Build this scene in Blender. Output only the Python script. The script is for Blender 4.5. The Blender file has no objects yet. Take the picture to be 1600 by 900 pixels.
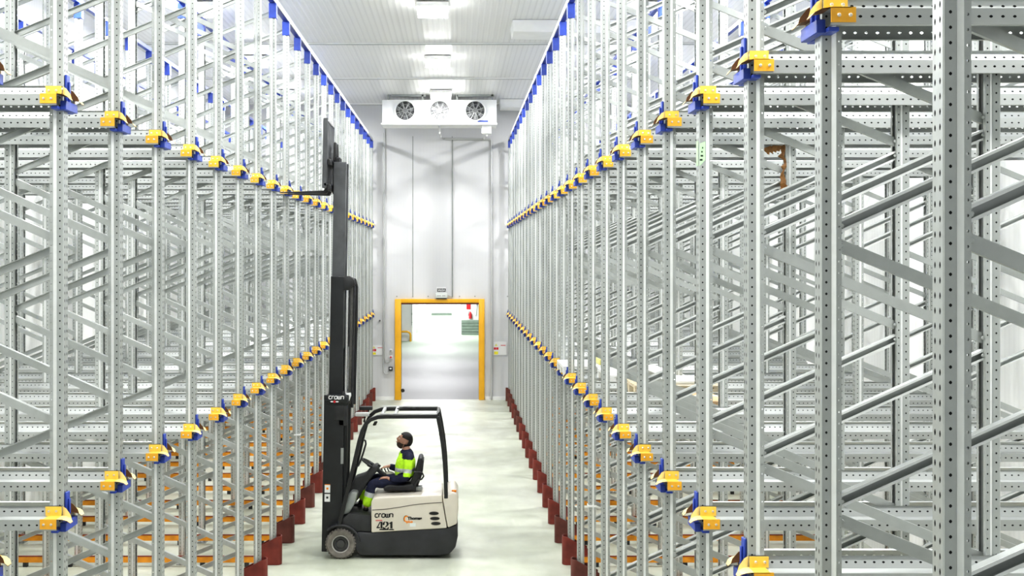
import bpy, bmesh, math, random
from mathutils import Vector, Matrix
random.seed(7)
SC = bpy.context.scene
COL = SC.collection
PI = math.pi

# ---------------------------------------------------------------- measuring
FPX, VX, VY, EYE = 1970.0, 713.5, 406.0, 4.3      # focal length in pixels, vanishing point, eye height
def wx(px, d): return (px - VX) * d / FPX
def wz(py, d): return EYE - (py - VY) * d / FPX
def P(px, py, d): return Vector((wx(px, d), d, wz(py, d)))

# ---------------------------------------------------------------- materials
def mat(name, col, rough=0.5, metal=0.0, var=0.0, scale=8.0, bump=0.0, emit=None, spec=None, stretch=None, coat=0.0):
    m = bpy.data.materials.new(name); m.use_nodes = True
    nt = m.node_tree; b = nt.nodes['Principled BSDF']
    b.inputs['Base Color'].default_value = (*col, 1)
    b.inputs['Roughness'].default_value = rough
    b.inputs['Metallic'].default_value = metal
    if coat: b.inputs['Coat Weight'].default_value = coat
    if spec is not None: b.inputs['Specular IOR Level'].default_value = spec
    if emit:
        b.inputs['Emission Color'].default_value = (*emit[0], 1); b.inputs['Emission Strength'].default_value = emit[1]
    if var or bump:
        tc = nt.nodes.new('ShaderNodeTexCoord'); mp = nt.nodes.new('ShaderNodeMapping')
        if stretch: mp.inputs['Scale'].default_value = stretch
        nt.links.new(tc.outputs['Object'], mp.inputs['Vector'])
        n = nt.nodes.new('ShaderNodeTexNoise'); n.inputs['Scale'].default_value = scale; n.inputs['Detail'].default_value = 5
        nt.links.new(mp.outputs['Vector'], n.inputs['Vector'])
        if var:
            r = nt.nodes.new('ShaderNodeValToRGB')
            r.color_ramp.elements[0].position = 0.3; r.color_ramp.elements[1].position = 0.7
            r.color_ramp.elements[0].color = (*[max(0, c * (1 - var)) for c in col], 1)
            r.color_ramp.elements[1].color = (*[min(1, c * (1 + var)) for c in col], 1)
            nt.links.new(n.outputs['Fac'], r.inputs['Fac']); nt.links.new(r.outputs['Color'], b.inputs['Base Color'])
        if bump:
            bp = nt.nodes.new('ShaderNodeBump'); bp.inputs['Strength'].default_value = bump; bp.inputs['Distance'].default_value = 0.01
            nt.links.new(n.outputs['Fac'], bp.inputs['Height']); nt.links.new(bp.outputs['Normal'], b.inputs['Normal'])
    return m

def ribbed(name, col, axis, pitch, rough, depth=0.35, dark=0.9, seam=None):
    """painted sandwich panel with fine ribs running along one direction, and wider panel joints"""
    m = mat(name, col, rough)
    nt = m.node_tree; b = nt.nodes['Principled BSDF']
    tc = nt.nodes.new('ShaderNodeTexCoord'); sp = nt.nodes.new('ShaderNodeSeparateXYZ')
    nt.links.new(tc.outputs['Object'], sp.inputs[0])
    def math_(op, a, v=None, c=None):
        n = nt.nodes.new('ShaderNodeMath'); n.operation = op
        for i, q in enumerate((a, v, c)):
            if q is None: continue
            if isinstance(q, (int, float)): n.inputs[i].default_value = q
            else: nt.links.new(q, n.inputs[i])
        return n.outputs[0]
    u = sp.outputs[axis]
    s = math_('FRACT', math_('DIVIDE', u, pitch))
    rib = math_('SMOOTHSTEP' if False else 'GREATER_THAN', s, 0.72)
    tri = math_('ABSOLUTE', math_('SUBTRACT', s, 0.5))
    fac = rib
    if seam:
        s2 = math_('FRACT', math_('DIVIDE', u, seam))
        line = math_('LESS_THAN', s2, 0.012 / seam)
        fac = math_('MAXIMUM', math_('MULTIPLY', rib, 0.5), line)
    mx = nt.nodes.new('ShaderNodeMix'); mx.data_type = 'RGBA'
    mx.inputs[6].default_value = (*col, 1); mx.inputs[7].default_value = (*[c * dark for c in col], 1)
    nt.links.new(fac, mx.inputs[0]); nt.links.new(mx.outputs[2], b.inputs['Base Color'])
    bp = nt.nodes.new('ShaderNodeBump'); bp.inputs['Strength'].default_value = depth; bp.inputs['Distance'].default_value = 0.01
    nt.links.new(tri, bp.inputs['Height']); nt.links.new(bp.outputs['Normal'], b.inputs['Normal'])
    return m

M = {}
M['galv'] = mat('galvanised steel', (0.47, 0.495, 0.48), 0.38, 0.45, 0.04, 18, 0.0)
M['galv_glint'] = mat('steel with painted highlight', (0.78, 0.80, 0.79), 0.34, 0.35, 0.03, 18)  # lighter than galv: highlight put into the colour of ridges and lips
M['galv_rail'] = mat('galvanised rail steel', (0.48, 0.50, 0.49), 0.34, 0.45, 0.05, 9, 0.0, stretch=(0.4, 1, 1))
M['galv_dark'] = mat('dull steel', (0.33, 0.35, 0.34), 0.5, 0.5, 0.1, 9)
M['orange'] = mat('orange paint', (0.95, 0.47, 0.04), 0.40, 0, 0.12, 12)
M['orange_top'] = mat('yellow orange paint', (0.96, 0.62, 0.10), 0.40, 0, 0.08, 12)
M['cream_lit'] = mat('overexposed yellow paint', (0.97, 0.77, 0.33), 0.40, 0, 0.06, 12)  # guide tops: overexposed light put into the orange paint's colour
M['rust2'] = mat('dull red brown primer', (0.145, 0.040, 0.030), 0.6, 0, 0.3, 5)
M['finish'] = mat('brown primer', (0.17, 0.07, 0.02), 0.6, 0, 0.2, 12)  # shade on the orange guides' undersides and inner faces, painted as brown
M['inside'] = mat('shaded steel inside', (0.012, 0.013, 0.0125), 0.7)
M['orange_floor'] = mat('orange floor rail paint', (0.86, 0.33, 0.02), 0.45, 0, 0.22, 6)
M['rust'] = mat('dark red primer', (0.20, 0.032, 0.022), 0.55, 0, 0.3, 5)
M['blue'] = mat('blue paint', (0.035, 0.075, 0.42), 0.4, 0, 0.15, 12)
M['blue_dark'] = mat('deep blue paint', (0.035, 0.05, 0.30), 0.4, 0, 0.15, 12)
M['bolt'] = mat('zinc bolt', (0.75, 0.72, 0.66), 0.3, 0.7)
M['black'] = mat('satin black steel', (0.018, 0.019, 0.02), 0.42, 0, 0.2, 6)
M['black_pl'] = mat('black plastic', (0.028, 0.029, 0.031), 0.55, 0, 0.25, 10)
M['charcoal'] = mat('charcoal casting', (0.035, 0.036, 0.04), 0.5, 0, 0.2, 5)
M['mast'] = mat('mast black', (0.022, 0.024, 0.026), 0.38, 0.1, 0.2, 4)
M['mast_grey'] = mat('mast worn steel', (0.10, 0.105, 0.11), 0.4, 0.3, 0.2, 5)
M['chrome'] = mat('chromed rod', (0.8, 0.8, 0.82), 0.18, 1.0)
M['chain'] = mat('oiled chain', (0.16, 0.16, 0.15), 0.45, 0.6, 0.2, 30)
M['beige'] = mat('beige truck paint', (0.74, 0.69, 0.60), 0.33, 0, 0.05, 3, coat=0.25)
M['seam'] = mat('beige shadow gap', (0.16, 0.14, 0.12), 0.6)
M['tyre'] = mat('dusty rubber tyre', (0.19, 0.175, 0.155), 0.8, 0, 0.25, 14, 0.3)
M['hub'] = mat('grey hub', (0.085, 0.085, 0.085), 0.45, 0.4, 0.15, 9)
M['hub_ring'] = mat('scuffed rim', (0.42, 0.41, 0.39), 0.5, 0.3, 0.2, 9)
M['seat'] = mat('black seat vinyl', (0.02, 0.02, 0.022), 0.5, 0, 0.2, 12)
M['pad'] = mat('grey armrest pad', (0.47, 0.46, 0.38), 0.6)
M['guard_top'] = mat('pale guard bar', (0.50, 0.51, 0.51), 0.4, 0.1)
M['white'] = mat('white enamel', (0.86, 0.87, 0.86), 0.4, 0, 0.03, 4)
M['white_text'] = mat('white lettering', (0.9, 0.9, 0.9), 0.5)
M['black_text'] = mat('black lettering', (0.012, 0.012, 0.012), 0.5)
M['red'] = mat('red sign paint', (0.65, 0.02, 0.035), 0.4)
M['amber'] = mat('amber lens', (0.9, 0.28, 0.02), 0.25)
M['yellow'] = mat('yellow sign paint', (0.88, 0.78, 0.05), 0.45)
M['door_yellow'] = mat('yellow door frame paint', (0.95, 0.50, 0.03), 0.35, 0, 0.06, 3)
M['gasket'] = mat('dark red gasket', (0.10, 0.015, 0.012), 0.6)
M['pipe'] = mat('grey conduit', (0.56, 0.57, 0.57), 0.45, 0.2)
M['pipe_white'] = mat('white drain pipe', (0.8, 0.8, 0.79), 0.4)
M['fan_dark'] = mat('fan black', (0.045, 0.047, 0.05), 0.5)
M['fan_grey'] = mat('fan blade grey', (0.16, 0.165, 0.17), 0.45, 0.2)
M['lamp'] = mat('lamp lens', (1, 1, 1), 0.4, emit=((1.0, 1.0, 0.98), 16.0))
M['skin'] = mat('skin', (0.50, 0.27, 0.19), 0.5, 0, 0.08, 18)
M['hair'] = mat('dark hair', (0.014, 0.011, 0.010), 0.6, 0, 0.3, 60, 0.4)
M['beard'] = mat('short dark beard', (0.055, 0.034, 0.028), 0.7, 0, 0.35, 90, 0.4)
M['eye'] = mat('eye', (0.8, 0.78, 0.75), 0.3)
M['lip'] = mat('lip', (0.36, 0.13, 0.11), 0.5)
M['hivis'] = mat('fluorescent yellow fabric', (0.52, 0.90, 0.03), 0.75, 0, 0.12, 22, 0.35, emit=((0.45, 0.85, 0.02), 0.05))
M['navy'] = mat('navy fabric', (0.012, 0.015, 0.045), 0.8, 0, 0.25, 22, 0.35)
M['reflect'] = mat('silver reflective tape', (0.62, 0.66, 0.66), 0.4, 0.2)
M['shoe'] = mat('black work shoe', (0.014, 0.014, 0.015), 0.5, 0, 0.2, 20)
M['card'] = mat('torn brown cardboard', (0.26, 0.13, 0.045), 0.8, 0, 0.4, 14, 0.4)
M['card_light'] = mat('cardboard box', (0.60, 0.42, 0.24), 0.8, 0, 0.1, 8)
M['wood'] = mat('pale pallet wood', (0.72, 0.63, 0.45), 0.8, 0, 0.15, 10, stretch=(1, 6, 6))
M['plastic_white'] = mat('white plastic', (0.86, 0.87, 0.85), 0.5)
M['plastic_lime'] = mat('pale yellow crate plastic', (0.78, 0.74, 0.25), 0.5)
M['green_tag'] = mat('green sticker', (0.50, 0.82, 0.46), 0.6)
M['green_grey'] = mat('grey green plastic', (0.20, 0.25, 0.215), 0.6, 0, 0.1, 5)
M['sign'] = mat('sign board', (0.80, 0.80, 0.81), 0.4)
M['lcd'] = mat('exit light cover', (0.78, 0.82, 0.80), 0.35)
M['white_wall'] = mat('white hall paint', (0.88, 0.885, 0.88), 0.5, 0, 0.02, 2)
M['ceiling'] = ribbed('ribbed ceiling panel', (0.74, 0.745, 0.735), 0, 0.115, 0.30, 0.7, 0.80, seam=1.15)
M['wall_side'] = ribbed('white ribbed wall panel', (0.93, 0.94, 0.93), 1, 0.12, 0.45, 0.25, 0.94, seam=1.2)
M['wall_back'] = ribbed('grey wall panel', (0.66, 0.665, 0.68), 0, 0.10, 0.36, 0.10, 0.985, seam=1.17)

def floor_material():
    m = mat('pale green grey resin floor', (0.6, 0.63, 0.55), 0.3, spec=0.3)
    nt = m.node_tree; b = nt.nodes['Principled BSDF']
    tc = nt.nodes.new('ShaderNodeTexCoord')
    def noise(scale, det, st):
        mp = nt.nodes.new('ShaderNodeMapping'); mp.inputs['Scale'].default_value = st
        nt.links.new(tc.outputs['Object'], mp.inputs['Vector'])
        n = nt.nodes.new('ShaderNodeTexNoise'); n.inputs['Scale'].default_value = scale; n.inputs['Detail'].default_value = det
        nt.links.new(mp.outputs['Vector'], n.inputs['Vector']); return n.outputs['Fac']
    def ramp(f, p0, c0, p1, c1):
        r = nt.nodes.new('ShaderNodeValToRGB'); e = r.color_ramp.elements
        e[0].position = p0; e[0].color = (*c0, 1); e[1].position = p1; e[1].color = (*c1, 1)
        nt.links.new(f, r.inputs['Fac']); return r.outputs['Color']
    def mix(kind, f, a, c):
        x = nt.nodes.new('ShaderNodeMix'); x.data_type = 'RGBA'; x.blend_type = kind
        if isinstance(f, float): x.inputs[0].default_value = f
        else: nt.links.new(f, x.inputs[0])
        nt.links.new(a, x.inputs[6]); nt.links.new(c, x.inputs[7]); return x.outputs[2]
    base = ramp(noise(0.5, 4, (1, 0.5, 1)), 0.35, (0.50, 0.535, 0.435), 0.65, (0.56, 0.58, 0.505))
    blot = ramp(noise(2.2, 6, (1, 0.6, 1)), 0.40, (0.87, 0.87, 0.86), 0.62, (1, 1, 1))
    # tyre traffic: greyer band down the middle of the aisle
    sp = nt.nodes.new('ShaderNodeSeparateXYZ'); nt.links.new(tc.outputs['Object'], sp.inputs[0])
    a = nt.nodes.new('ShaderNodeMath'); a.operation = 'ADD'; a.inputs[1].default_value = 0.35; nt.links.new(sp.outputs[0], a.inputs[0])
    ab = nt.nodes.new('ShaderNodeMath'); ab.operation = 'ABSOLUTE'; nt.links.new(a.outputs[0], ab.inputs[0])
    n2 = noise(1.1, 5, (1, 0.25, 1))
    ad = nt.nodes.new('ShaderNodeMath'); ad.operation = 'MULTIPLY_ADD'; ad.inputs[1].default_value = 1.4
    nt.links.new(n2, ad.inputs[0]); nt.links.new(ab.outputs[0], ad.inputs[2])
    band = ramp(ad.outputs[0], 0.9, (0.90, 0.90, 0.925), 2.2, (1, 1, 1))
    scuff = ramp(noise(5.0, 8, (1.2, 0.18, 1)), 0.62, (0, 0, 0), 0.80, (0.07, 0.07, 0.07))
    c = mix('MULTIPLY', 1.0, base, blot); c = mix('MULTIPLY', 1.0, c, band); c = mix('ADD', 1.0, c, scuff)
    nt.links.new(c, b.inputs['Base Color'])
    rr = ramp(noise(1.6, 5, (1, 1, 1)), 0.3, (0.34,) * 3, 0.7, (0.52,) * 3)
    nt.links.new(rr, b.inputs['Roughness'])
    return m
M['floor'] = floor_material()
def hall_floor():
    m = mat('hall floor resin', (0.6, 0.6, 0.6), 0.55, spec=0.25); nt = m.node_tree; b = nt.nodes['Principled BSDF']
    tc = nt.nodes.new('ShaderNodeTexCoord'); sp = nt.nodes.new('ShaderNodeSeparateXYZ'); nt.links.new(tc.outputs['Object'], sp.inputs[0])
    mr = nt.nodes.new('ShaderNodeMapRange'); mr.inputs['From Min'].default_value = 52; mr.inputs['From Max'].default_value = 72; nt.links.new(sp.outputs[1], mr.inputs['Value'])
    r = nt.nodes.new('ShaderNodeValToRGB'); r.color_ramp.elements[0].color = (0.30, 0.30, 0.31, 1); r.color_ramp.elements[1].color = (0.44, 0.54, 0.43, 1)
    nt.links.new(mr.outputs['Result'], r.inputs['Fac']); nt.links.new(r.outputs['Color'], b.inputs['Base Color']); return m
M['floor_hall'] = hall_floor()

# ---------------------------------------------------------------- mesh builder
class MB:
    def __init__(s): s.v = []; s.f = []; s.m = []; s.slot = 0
    def add(s, vs, fs):
        b = len(s.v); s.v += [tuple(v) for v in vs]
        for f in fs: s.f.append(tuple(b + i for i in f)); s.m.append(s.slot)
    def box(s, x0, x1, y0, y1, z0, z1):
        s.add([(x0,y0,z0),(x1,y0,z0),(x1,y1,z0),(x0,y1,z0),(x0,y0,z1),(x1,y0,z1),(x1,y1,z1),(x0,y1,z1)],
              [(0,3,2,1),(4,5,6,7),(0,1,5,4),(1,2,6,5),(2,3,7,6),(3,0,4,7)])
        return s
    def prism(s, poly, y0, y1):
        """polygon in x,z extruded along y"""
        n = len(poly)
        s.add([(p[0], y0, p[1]) for p in poly] + [(p[0], y1, p[1]) for p in poly],
              [tuple(range(n)), tuple(range(2*n-1, n-1, -1))] + [(i, n+i, n+(i+1) % n, (i+1) % n) for i in range(n)])
        return s
    def sweep(s, path, sec, up=(0, 0, 1), cap=True, closed=False):
        """section polygon (a along side, b along up) carried along a path"""
        path = [Vector(p) for p in path]; n = len(path); k = len(sec); up = Vector(up); vs = []
        for i, p in enumerate(path):
            if closed: t = path[(i+1) % n] - path[i-1]
            else: t = path[min(i+1, n-1)] - path[max(i-1, 0)]
            t.normalize()
            side = t.cross(up)
            if side.length < 1e-4: side = t.cross(Vector((1, 0, 0)))
            side.normalize(); u = side.cross(t).normalized()
            sc = 1.0
            if 0 < i < n-1 and not closed:
                c = (path[i+1]-path[i]).normalized().dot((path[i]-path[i-1]).normalized())
                sc = 1.0 / max(0.6, math.sqrt(max(0.01, (1 + c) / 2)))
            for a, b in sec: vs.append(p + side * a + u * b * sc)
        fs = []
        for i in range(n if closed else n-1):
            for j in range(k):
                a, b = i*k + j, i*k + (j+1) % k; c = ((i+1) % n)*k
                fs.append((a, b, c + (j+1) % k, c + j))
        if cap and not closed: fs += [tuple(range(k-1, -1, -1)), tuple(range((n-1)*k, n*k))]
        s.add(vs, fs); return s
    def tube(s, path, r, n=8, up=(0, 0, 1), closed=False):
        return s.sweep(path, [(r*math.cos(2*PI*i/n), r*math.sin(2*PI*i/n)) for i in range(n)], up, True, closed)
    def bar(s, path, w, h, up=(0, 0, 1), closed=False):
        return s.sweep(path, [(-w/2, -h/2), (w/2, -h/2), (w/2, h/2), (-w/2, h/2)], up, True, closed)
    def lathe(s, prof, o, axis='y', n=24):
        o = Vector(o); vs = []
        for r, h in prof:
            for i in range(n):
                a = 2*PI*i/n; c, q = r*math.cos(a), r*math.sin(a)
                vs.append(o + (Vector((c, h, q)) if axis == 'y' else Vector((c, q, h)) if axis == 'z' else Vector((h, c, q))))
        fs = [(i*n+j, i*n+(j+1) % n, (i+1)*n+(j+1) % n, (i+1)*n+j) for i in range(len(prof)-1) for j in range(n)]
        s.add(vs, fs); return s
    def disc(s, o, r, ny=-1, n=24, rz=None):
        o = Vector(o); rz = rz or r
        s.add([o + Vector((r*math.cos(2*PI*i/n), 0, rz*math.sin(2*PI*i/n))) for i in range(n)], [tuple(range(n))]); return s
    def plate_x(s, o, w, h):            # rectangle facing -y, centre o
        s.add([(o[0]-w/2, o[1], o[2]-h/2), (o[0]+w/2, o[1], o[2]-h/2), (o[0]+w/2, o[1], o[2]+h/2), (o[0]-w/2, o[1], o[2]+h/2)], [(0, 1, 2, 3)]); return s
    def strip(s, o, u, v, w, n, pitch, hu, hv):
        """sheet strip from o, w wide along u, n cells along v, one punched hole per cell"""
        o, u, v = Vector(o), Vector(u), Vector(v)
        for c in range(n):
            q = o + v * (c * pitch); m = q + u * (w/2) + v * (pitch/2)
            out = [q, q+u*(w/2), q+u*w, q+u*w+v*(pitch/2), q+u*w+v*pitch, q+u*(w/2)+v*pitch, q+v*pitch, q+v*(pitch/2)]
            k = 0.62
            inn = [m-u*hu*k-v*hv*k, m-v*hv, m+u*hu*k-v*hv*k, m+u*hu, m+u*hu*k+v*hv*k, m+v*hv, m-u*hu*k+v*hv*k, m-u*hu]
            s.add(out + inn, [(i, (i+1) % 8, 8+(i+1) % 8, 8+i) for i in range(8)])
        return s
    def quad(s, *p): s.add(p, [tuple(range(len(p)))]); return s
    def mesh(s, name, mats, bevel=0, smooth=False, seg=2):
        me = bpy.data.meshes.new(name); me.from_pydata(s.v, [], s.f); me.update()
        mats = mats if isinstance(mats, (list, tuple)) else [mats]
        for m in mats: me.materials.append(m)
        for p, i in zip(me.polygons, s.m): p.material_index = i
        bm = bmesh.new(); bm.from_mesh(me)
        if bevel:
            bmesh.ops.remove_doubles(bm, verts=bm.verts, dist=1e-5)
            bmesh.ops.recalc_face_normals(bm, faces=bm.faces)
            es = [e for e in bm.edges if len(e.link_faces) == 2 and e.calc_face_angle(0) > 0.5]
            bmesh.ops.bevel(bm, geom=es, offset=bevel, segments=seg, profile=0.5, affect='EDGES', clamp_overlap=True)
        elif smooth: bmesh.ops.recalc_face_normals(bm, faces=bm.faces)
        bm.to_mesh(me); bm.free()
        if smooth or bevel:
            me.shade_smooth(); me.set_sharp_from_angle(angle=math.radians(38))
        return me

def link(name, data, parent=None, loc=(0, 0, 0), rz=0):
    o = bpy.data.objects.new(name, data); COL.objects.link(o)
    if parent is not None: o.parent = parent
    o.location = loc; o.rotation_euler = (0, 0, rz); return o
def tag(o, label, cat, group=None, kind=None):
    o['label'] = label; o['category'] = cat
    if group: o['group'] = group
    if kind: o['kind'] = kind
    return o
def root(name, loc, label, cat, group=None, rz=0):
    return tag(link(name, None, None, loc, rz), label, cat, group)
def struct(name, mb, m, **k):
    o = link(name, mb.mesh(name, m, **k)); o['kind'] = 'structure'; return o
def part(name, mb, m, parent, **k):
    """part given in world coordinates, hung under its thing"""
    o = link(name, mb.mesh(name, m, **k), parent)
    top = parent
    off = Vector((0, 0, 0))
    while top is not None: off += Vector(top.location); top = top.parent
    o.location = -off + Vector((0, 0, 0)); return o
def text(name, s, size, o, m, parent, bold=0.0, sx=1.0, shear=0.0, ext=0.0015, align='CENTER'):
    """lettering facing -y, centred on o"""
    c = bpy.data.curves.new(name, 'FONT'); c.body = s; c.size = size; c.align_x = align; c.align_y = 'CENTER'
    c.offset = bold; c.extrude = ext; c.shear = shear; c.resolution_u = 4
    t = bpy.data.objects.new(name, c); COL.objects.link(t)
    dg = bpy.context.evaluated_depsgraph_get()
    me = bpy.data.meshes.new_from_object(t.evaluated_get(dg)); bpy.data.objects.remove(t); bpy.data.curves.remove(c)
    R = Matrix.Rotation(PI/2, 4, 'X') @ Matrix.Diagonal((sx, 1, 1, 1))
    me.transform(Matrix.Translation(Vector(o)) @ R); me.materials.clear(); me.materials.append(m)
    ob = link(name, me, parent)
    off = Vector((0, 0, 0)); top = parent
    while top is not None: off += Vector(top.location); top = top.parent
    ob.location = -off; return ob

ONES = 'first second third fourth fifth sixth seventh eighth ninth tenth eleventh twelfth thirteenth fourteenth fifteenth sixteenth seventeenth eighteenth nineteenth twentieth'.split()
def ordinal(n): return ONES[n-1] if n <= 20 else 'twenty-' + ONES[n-21]

# ---------------------------------------------------------------- the room
YB, ZC = 38.75, 9.05            # back wall, ceiling
XL, XR = -7.15, 6.2             # side walls
Y0 = -3.0
b = MB(); b.box(XL, XR, Y0, YB+0.1, -0.2, 0.0); struct('floor', b, M['floor'])
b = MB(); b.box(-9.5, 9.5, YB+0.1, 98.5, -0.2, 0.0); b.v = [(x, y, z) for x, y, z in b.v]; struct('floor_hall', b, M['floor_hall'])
b = MB(); b.box(XL-0.2, XR+0.2, Y0, YB+0.2, ZC, ZC+0.2); struct('ceiling', b, M['ceiling'])
b = MB(); b.box(XL-0.2, XL, Y0, YB, 0, ZC); struct('wall_left', b, M['wall_side'])
b = MB(); b.box(XR, XR+0.2, Y0, YB, 0, ZC); struct('wall_right', b, M['wall_side'])
DX0, DX1, DZ = -1.70, 0.68, 2.98
b = MB(); b.box(XL, DX0, YB, YB+0.2, 0, ZC); b.box(DX1, XR, YB, YB+0.2, 0, ZC); b.box(DX0, DX1, YB, YB+0.2, DZ, ZC)
struct('wall_back', b, M['wall_back'])
# wall joints, kick strip and ceiling suspension profiles
b = MB()
for px in (645, 706.5): b.box(wx(px, YB)-0.012, wx(px, YB)+0.012, YB-0.006, YB, 3.15, 8.1)
struct('trim_1', b, M['galv_dark'])
b = MB()
for x0, x1 in ((XL, -1.92), (0.88, XR)): b.prism([(x0, 0), (x1, 0), (x1, 0.10), (x0, 0.10)], YB-0.03, YB)
struct('baseboard_back', b, M['white'])
for i, y in enumerate((11.6, 17.0, 22.3, 27.6, 32.9, 38.3)):
    b = MB(); b.box(XL, XR, y-0.05, y+0.05, ZC-0.035, ZC-0.001); b.slot = 1; b.box(XL, XR, y-0.012, y+0.012, ZC-0.045, ZC-0.035)
    struct('trim_%d' % (i+2), b, [M['white'], M['galv_dark']])

# hall beyond the doorway
HZ = 4.6
b = MB(); b.box(-9.5, 9.5, YB+0.2, 98.5, HZ, HZ+0.2); struct('ceiling_hall', b, M['white_wall'])
b = MB(); b.box(-9.7, -9.5, YB+0.2, 66.8, 0, HZ); struct('wall_hall_left', b, M['white_wall'])
b = MB(); b.box(9.5, 9.7, YB+0.2, 74.0, 0, HZ); struct('wall_hall_right', b, M['white_wall'])
b = MB(); b.box(-9.5, -2.35, 66.8, 67.0, 0, HZ); struct('wall_hall_front', b, M['white_wall'])
b = MB(); b.box(-2.55, -2.35, 67.0, 98.3, 0, HZ); struct('wall_corridor_left', b, M['white_wall'])
b = MB(); b.box(0.22, 9.5, 74.0, 74.2, 0, HZ); struct('wall_hall_corner', b, M['white_wall'])
b = MB(); b.box(0.22, 0.42, 74.2, 98.3, 0, HZ); struct('wall_corridor_right', b, M['white_wall'])
b = MB(); b.box(-2.35, 0.22, 98.1, 98.3, 0, HZ); struct('wall_end', b, M['white_wall'])

# ---------------------------------------------------------------- doorway
dr = link('door_1', None, None, ((DX0+DX1)/2, YB, 0)); dr['kind'] = 'structure'
for x0, x1 in ((-1.896, DX0), (DX1, 0.856)):
    b = MB(); b.box(x0, x1, YB-0.10, YB+0.22, 0, 3.10); part('door_jamb', b, M['door_yellow'], dr, bevel=0.02)
b = MB(); b.box(DX0, DX1, YB-0.10, YB+0.22, DZ, 3.10); part('door_head', b, M['door_yellow'], dr, bevel=0.01)
b = MB(); b.box(DX0, DX1, YB-0.09, YB+0.22, DZ-0.045, DZ); part('door_gasket', b, M['gasket'], dr)
b = MB(); b.lathe([(0.001, -0.03), (0.05, -0.03), (0.06, 0), (0.05, 0.03), (0.001, 0.03)], (DX0+0.05, YB-0.14, 0.30), 'y', 14)
part('door_buffer', b, M['black_pl'], dr, smooth=True)

# ---------------------------------------------------------------- forklift, side on, forks towards the rack with the fork tips
DN, DM, DF = 18.1, 18.6, 19.1           # near flank, middle, far flank
def N(px, py, d=DN): return (wx(px, d), wz(py, d))
def poly(pts, d=DN): return [N(a, c, d) for a, c in pts]
fk = root('forklift', (wx(615, DN), DM, 0), 'beige and black electric counterbalance forklift numbered 421 with raised mast', 'forklift')
b = MB(); b.prism(poly([(551, 836), (560, 831), (580, 832.5), (699, 825.5), (714, 820), (715.5, 838), (712, 856), (703, 866), (690, 869), (562, 869), (556, 860)]), DN+0.02, DF-0.02)
part('chassis', b, M['charcoal'], fk, bevel=0.03)
b = MB(); b.prism(poly([(580, 832.5), (580, 784), (584, 778.5), (600, 776.5), (691, 773), (691, 782), (698.5, 825.5)]), DN, DF)
hood = part('battery_cover', b, M['beige'], fk, bevel=0.022, seg=3)
b = MB(); b.prism(poly([(692, 782), (692, 773), (708, 769), (713, 771), (716, 778), (716.5, 795), (714, 819), (699.5, 825)]), DN, DF)
part('counterweight', b, M['beige'], fk, bevel=0.028, seg=3)
b = MB(); b.bar([P(581.5, 797, DN-0.001), P(600, 796, DN-0.001), P(625, 792.5, DN-0.001), P(645, 789, DN-0.001), P(668, 786.5, DN-0.001), P(691, 785, DN-0.001)], 0.006, 0.011, (0, 0, 1))
part('seam', b, M['seam'], hood)
for i, py in enumerate((802.2, 810.2, 818)):
    b = MB(); o = P(678 + i*1.5, py, DN-0.003); b.disc(o, 0.066, rz=0.022); part('vent_slot', b, M['black_text'], hood)
    b = MB(); b.tube([o + Vector((0.068*math.cos(2*PI*k/20), 0, 0.024*math.sin(2*PI*k/20))) for k in range(20)], 0.004, 5, (0, 1, 0), closed=True); part('vent_rim', b, M['seam'], hood)

# lettering on the cover
def block_letters(name, word, o, h, m, parent, lw):
    """squared, rounded letters drawn as strokes: the maker's wordmark"""
    W = h*0.86; G = {
        'C': [[(1, 1), (.2, 1), (0, .8), (0, .2), (.2, 0), (1, 0)]],
        'R': [[(0, 0), (0, .8), (.2, 1), (.95, 1)]],
        'O': [[(.2, 0), (0, .2), (0, .8), (.2, 1), (.8, 1), (1, .8), (1, .2), (.8, 0), (.2, 0)]],
        'W': [[(0, 1), (0, .2), (.15, 0), (1, 0), (1, 1)], [(.5, 0), (.5, 1)]],
        'N': [[(0, 0), (0, 1), (.8, 1), (1, .8), (1, 0)]]}
    adv = {'C': .95, 'R': .75, 'O': 1.05, 'W': 1.1, 'N': 1.0}
    tot = sum((adv[c])*W + W*0.26 for c in word) - W*0.26; x = o[0] - tot/2; b = MB()
    for c in word:
        for st in G[c]:
            b.bar([(x + p[0]*adv[c]*W + (p[1]-.5)*h*0.10, o[1], o[2] + (p[1]-.5)*h) for p in st], lw, 0.003, (0, 1, 0))
        x += adv[c]*W + W*0.26
    return part(name, b, m, parent)
block_letters('wordmark', 'CROWN', P(600, 805.5, DN-0.002), 0.050, M['black_text'], hood, 0.016)
# heavy stencilled fleet number
def num(name, polys, cx, lw=0.98):
    o = P(cx, 828.3, DN-0.002); b = MB(); h = 0.123
    for pl in polys: b.prism([(o.x + a_*h*lw, o.z + c_*h) for a_, c_ in pl], DN-0.0035, DN-0.0005)
    part(name, b, M['black_text'], hood)
num('numeral_four', [[(-.42, .30), (-.05, .98), (.08, .98), (-.24, .36)], [(-.44, .22), (-.44, .36), (-.02, .36), (-.02, .22)], [(.04, .20), (.04, .96), (.27, 1.0), (.27, .20)], [(-.10, 0), (-.10, .09), (.04, .14), (.27, .14), (.42, .09), (.42, 0)], [(.30, .22), (.30, .36), (.44, .36), (.44, .22)]], 594.0)
num('numeral_two', [[(-.36, .60), (-.36, .82), (-.20, .97), (-.03, 1.0), (-.03, .92), (-.14, .86), (-.12, .66), (-.24, .58)], [(.02, 1.0), (.26, .95), (.38, .78), (.34, .58), (.10, .38), (-.02, .30), (-.08, .38), (.10, .58), (.13, .76), (.02, .92)], [(-.38, 0), (-.38, .12), (-.16, .32), (-.08, .26), (.05, .16), (.20, .20), (.26, .34), (.38, .34), (.34, 0)]], 602.6)
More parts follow.
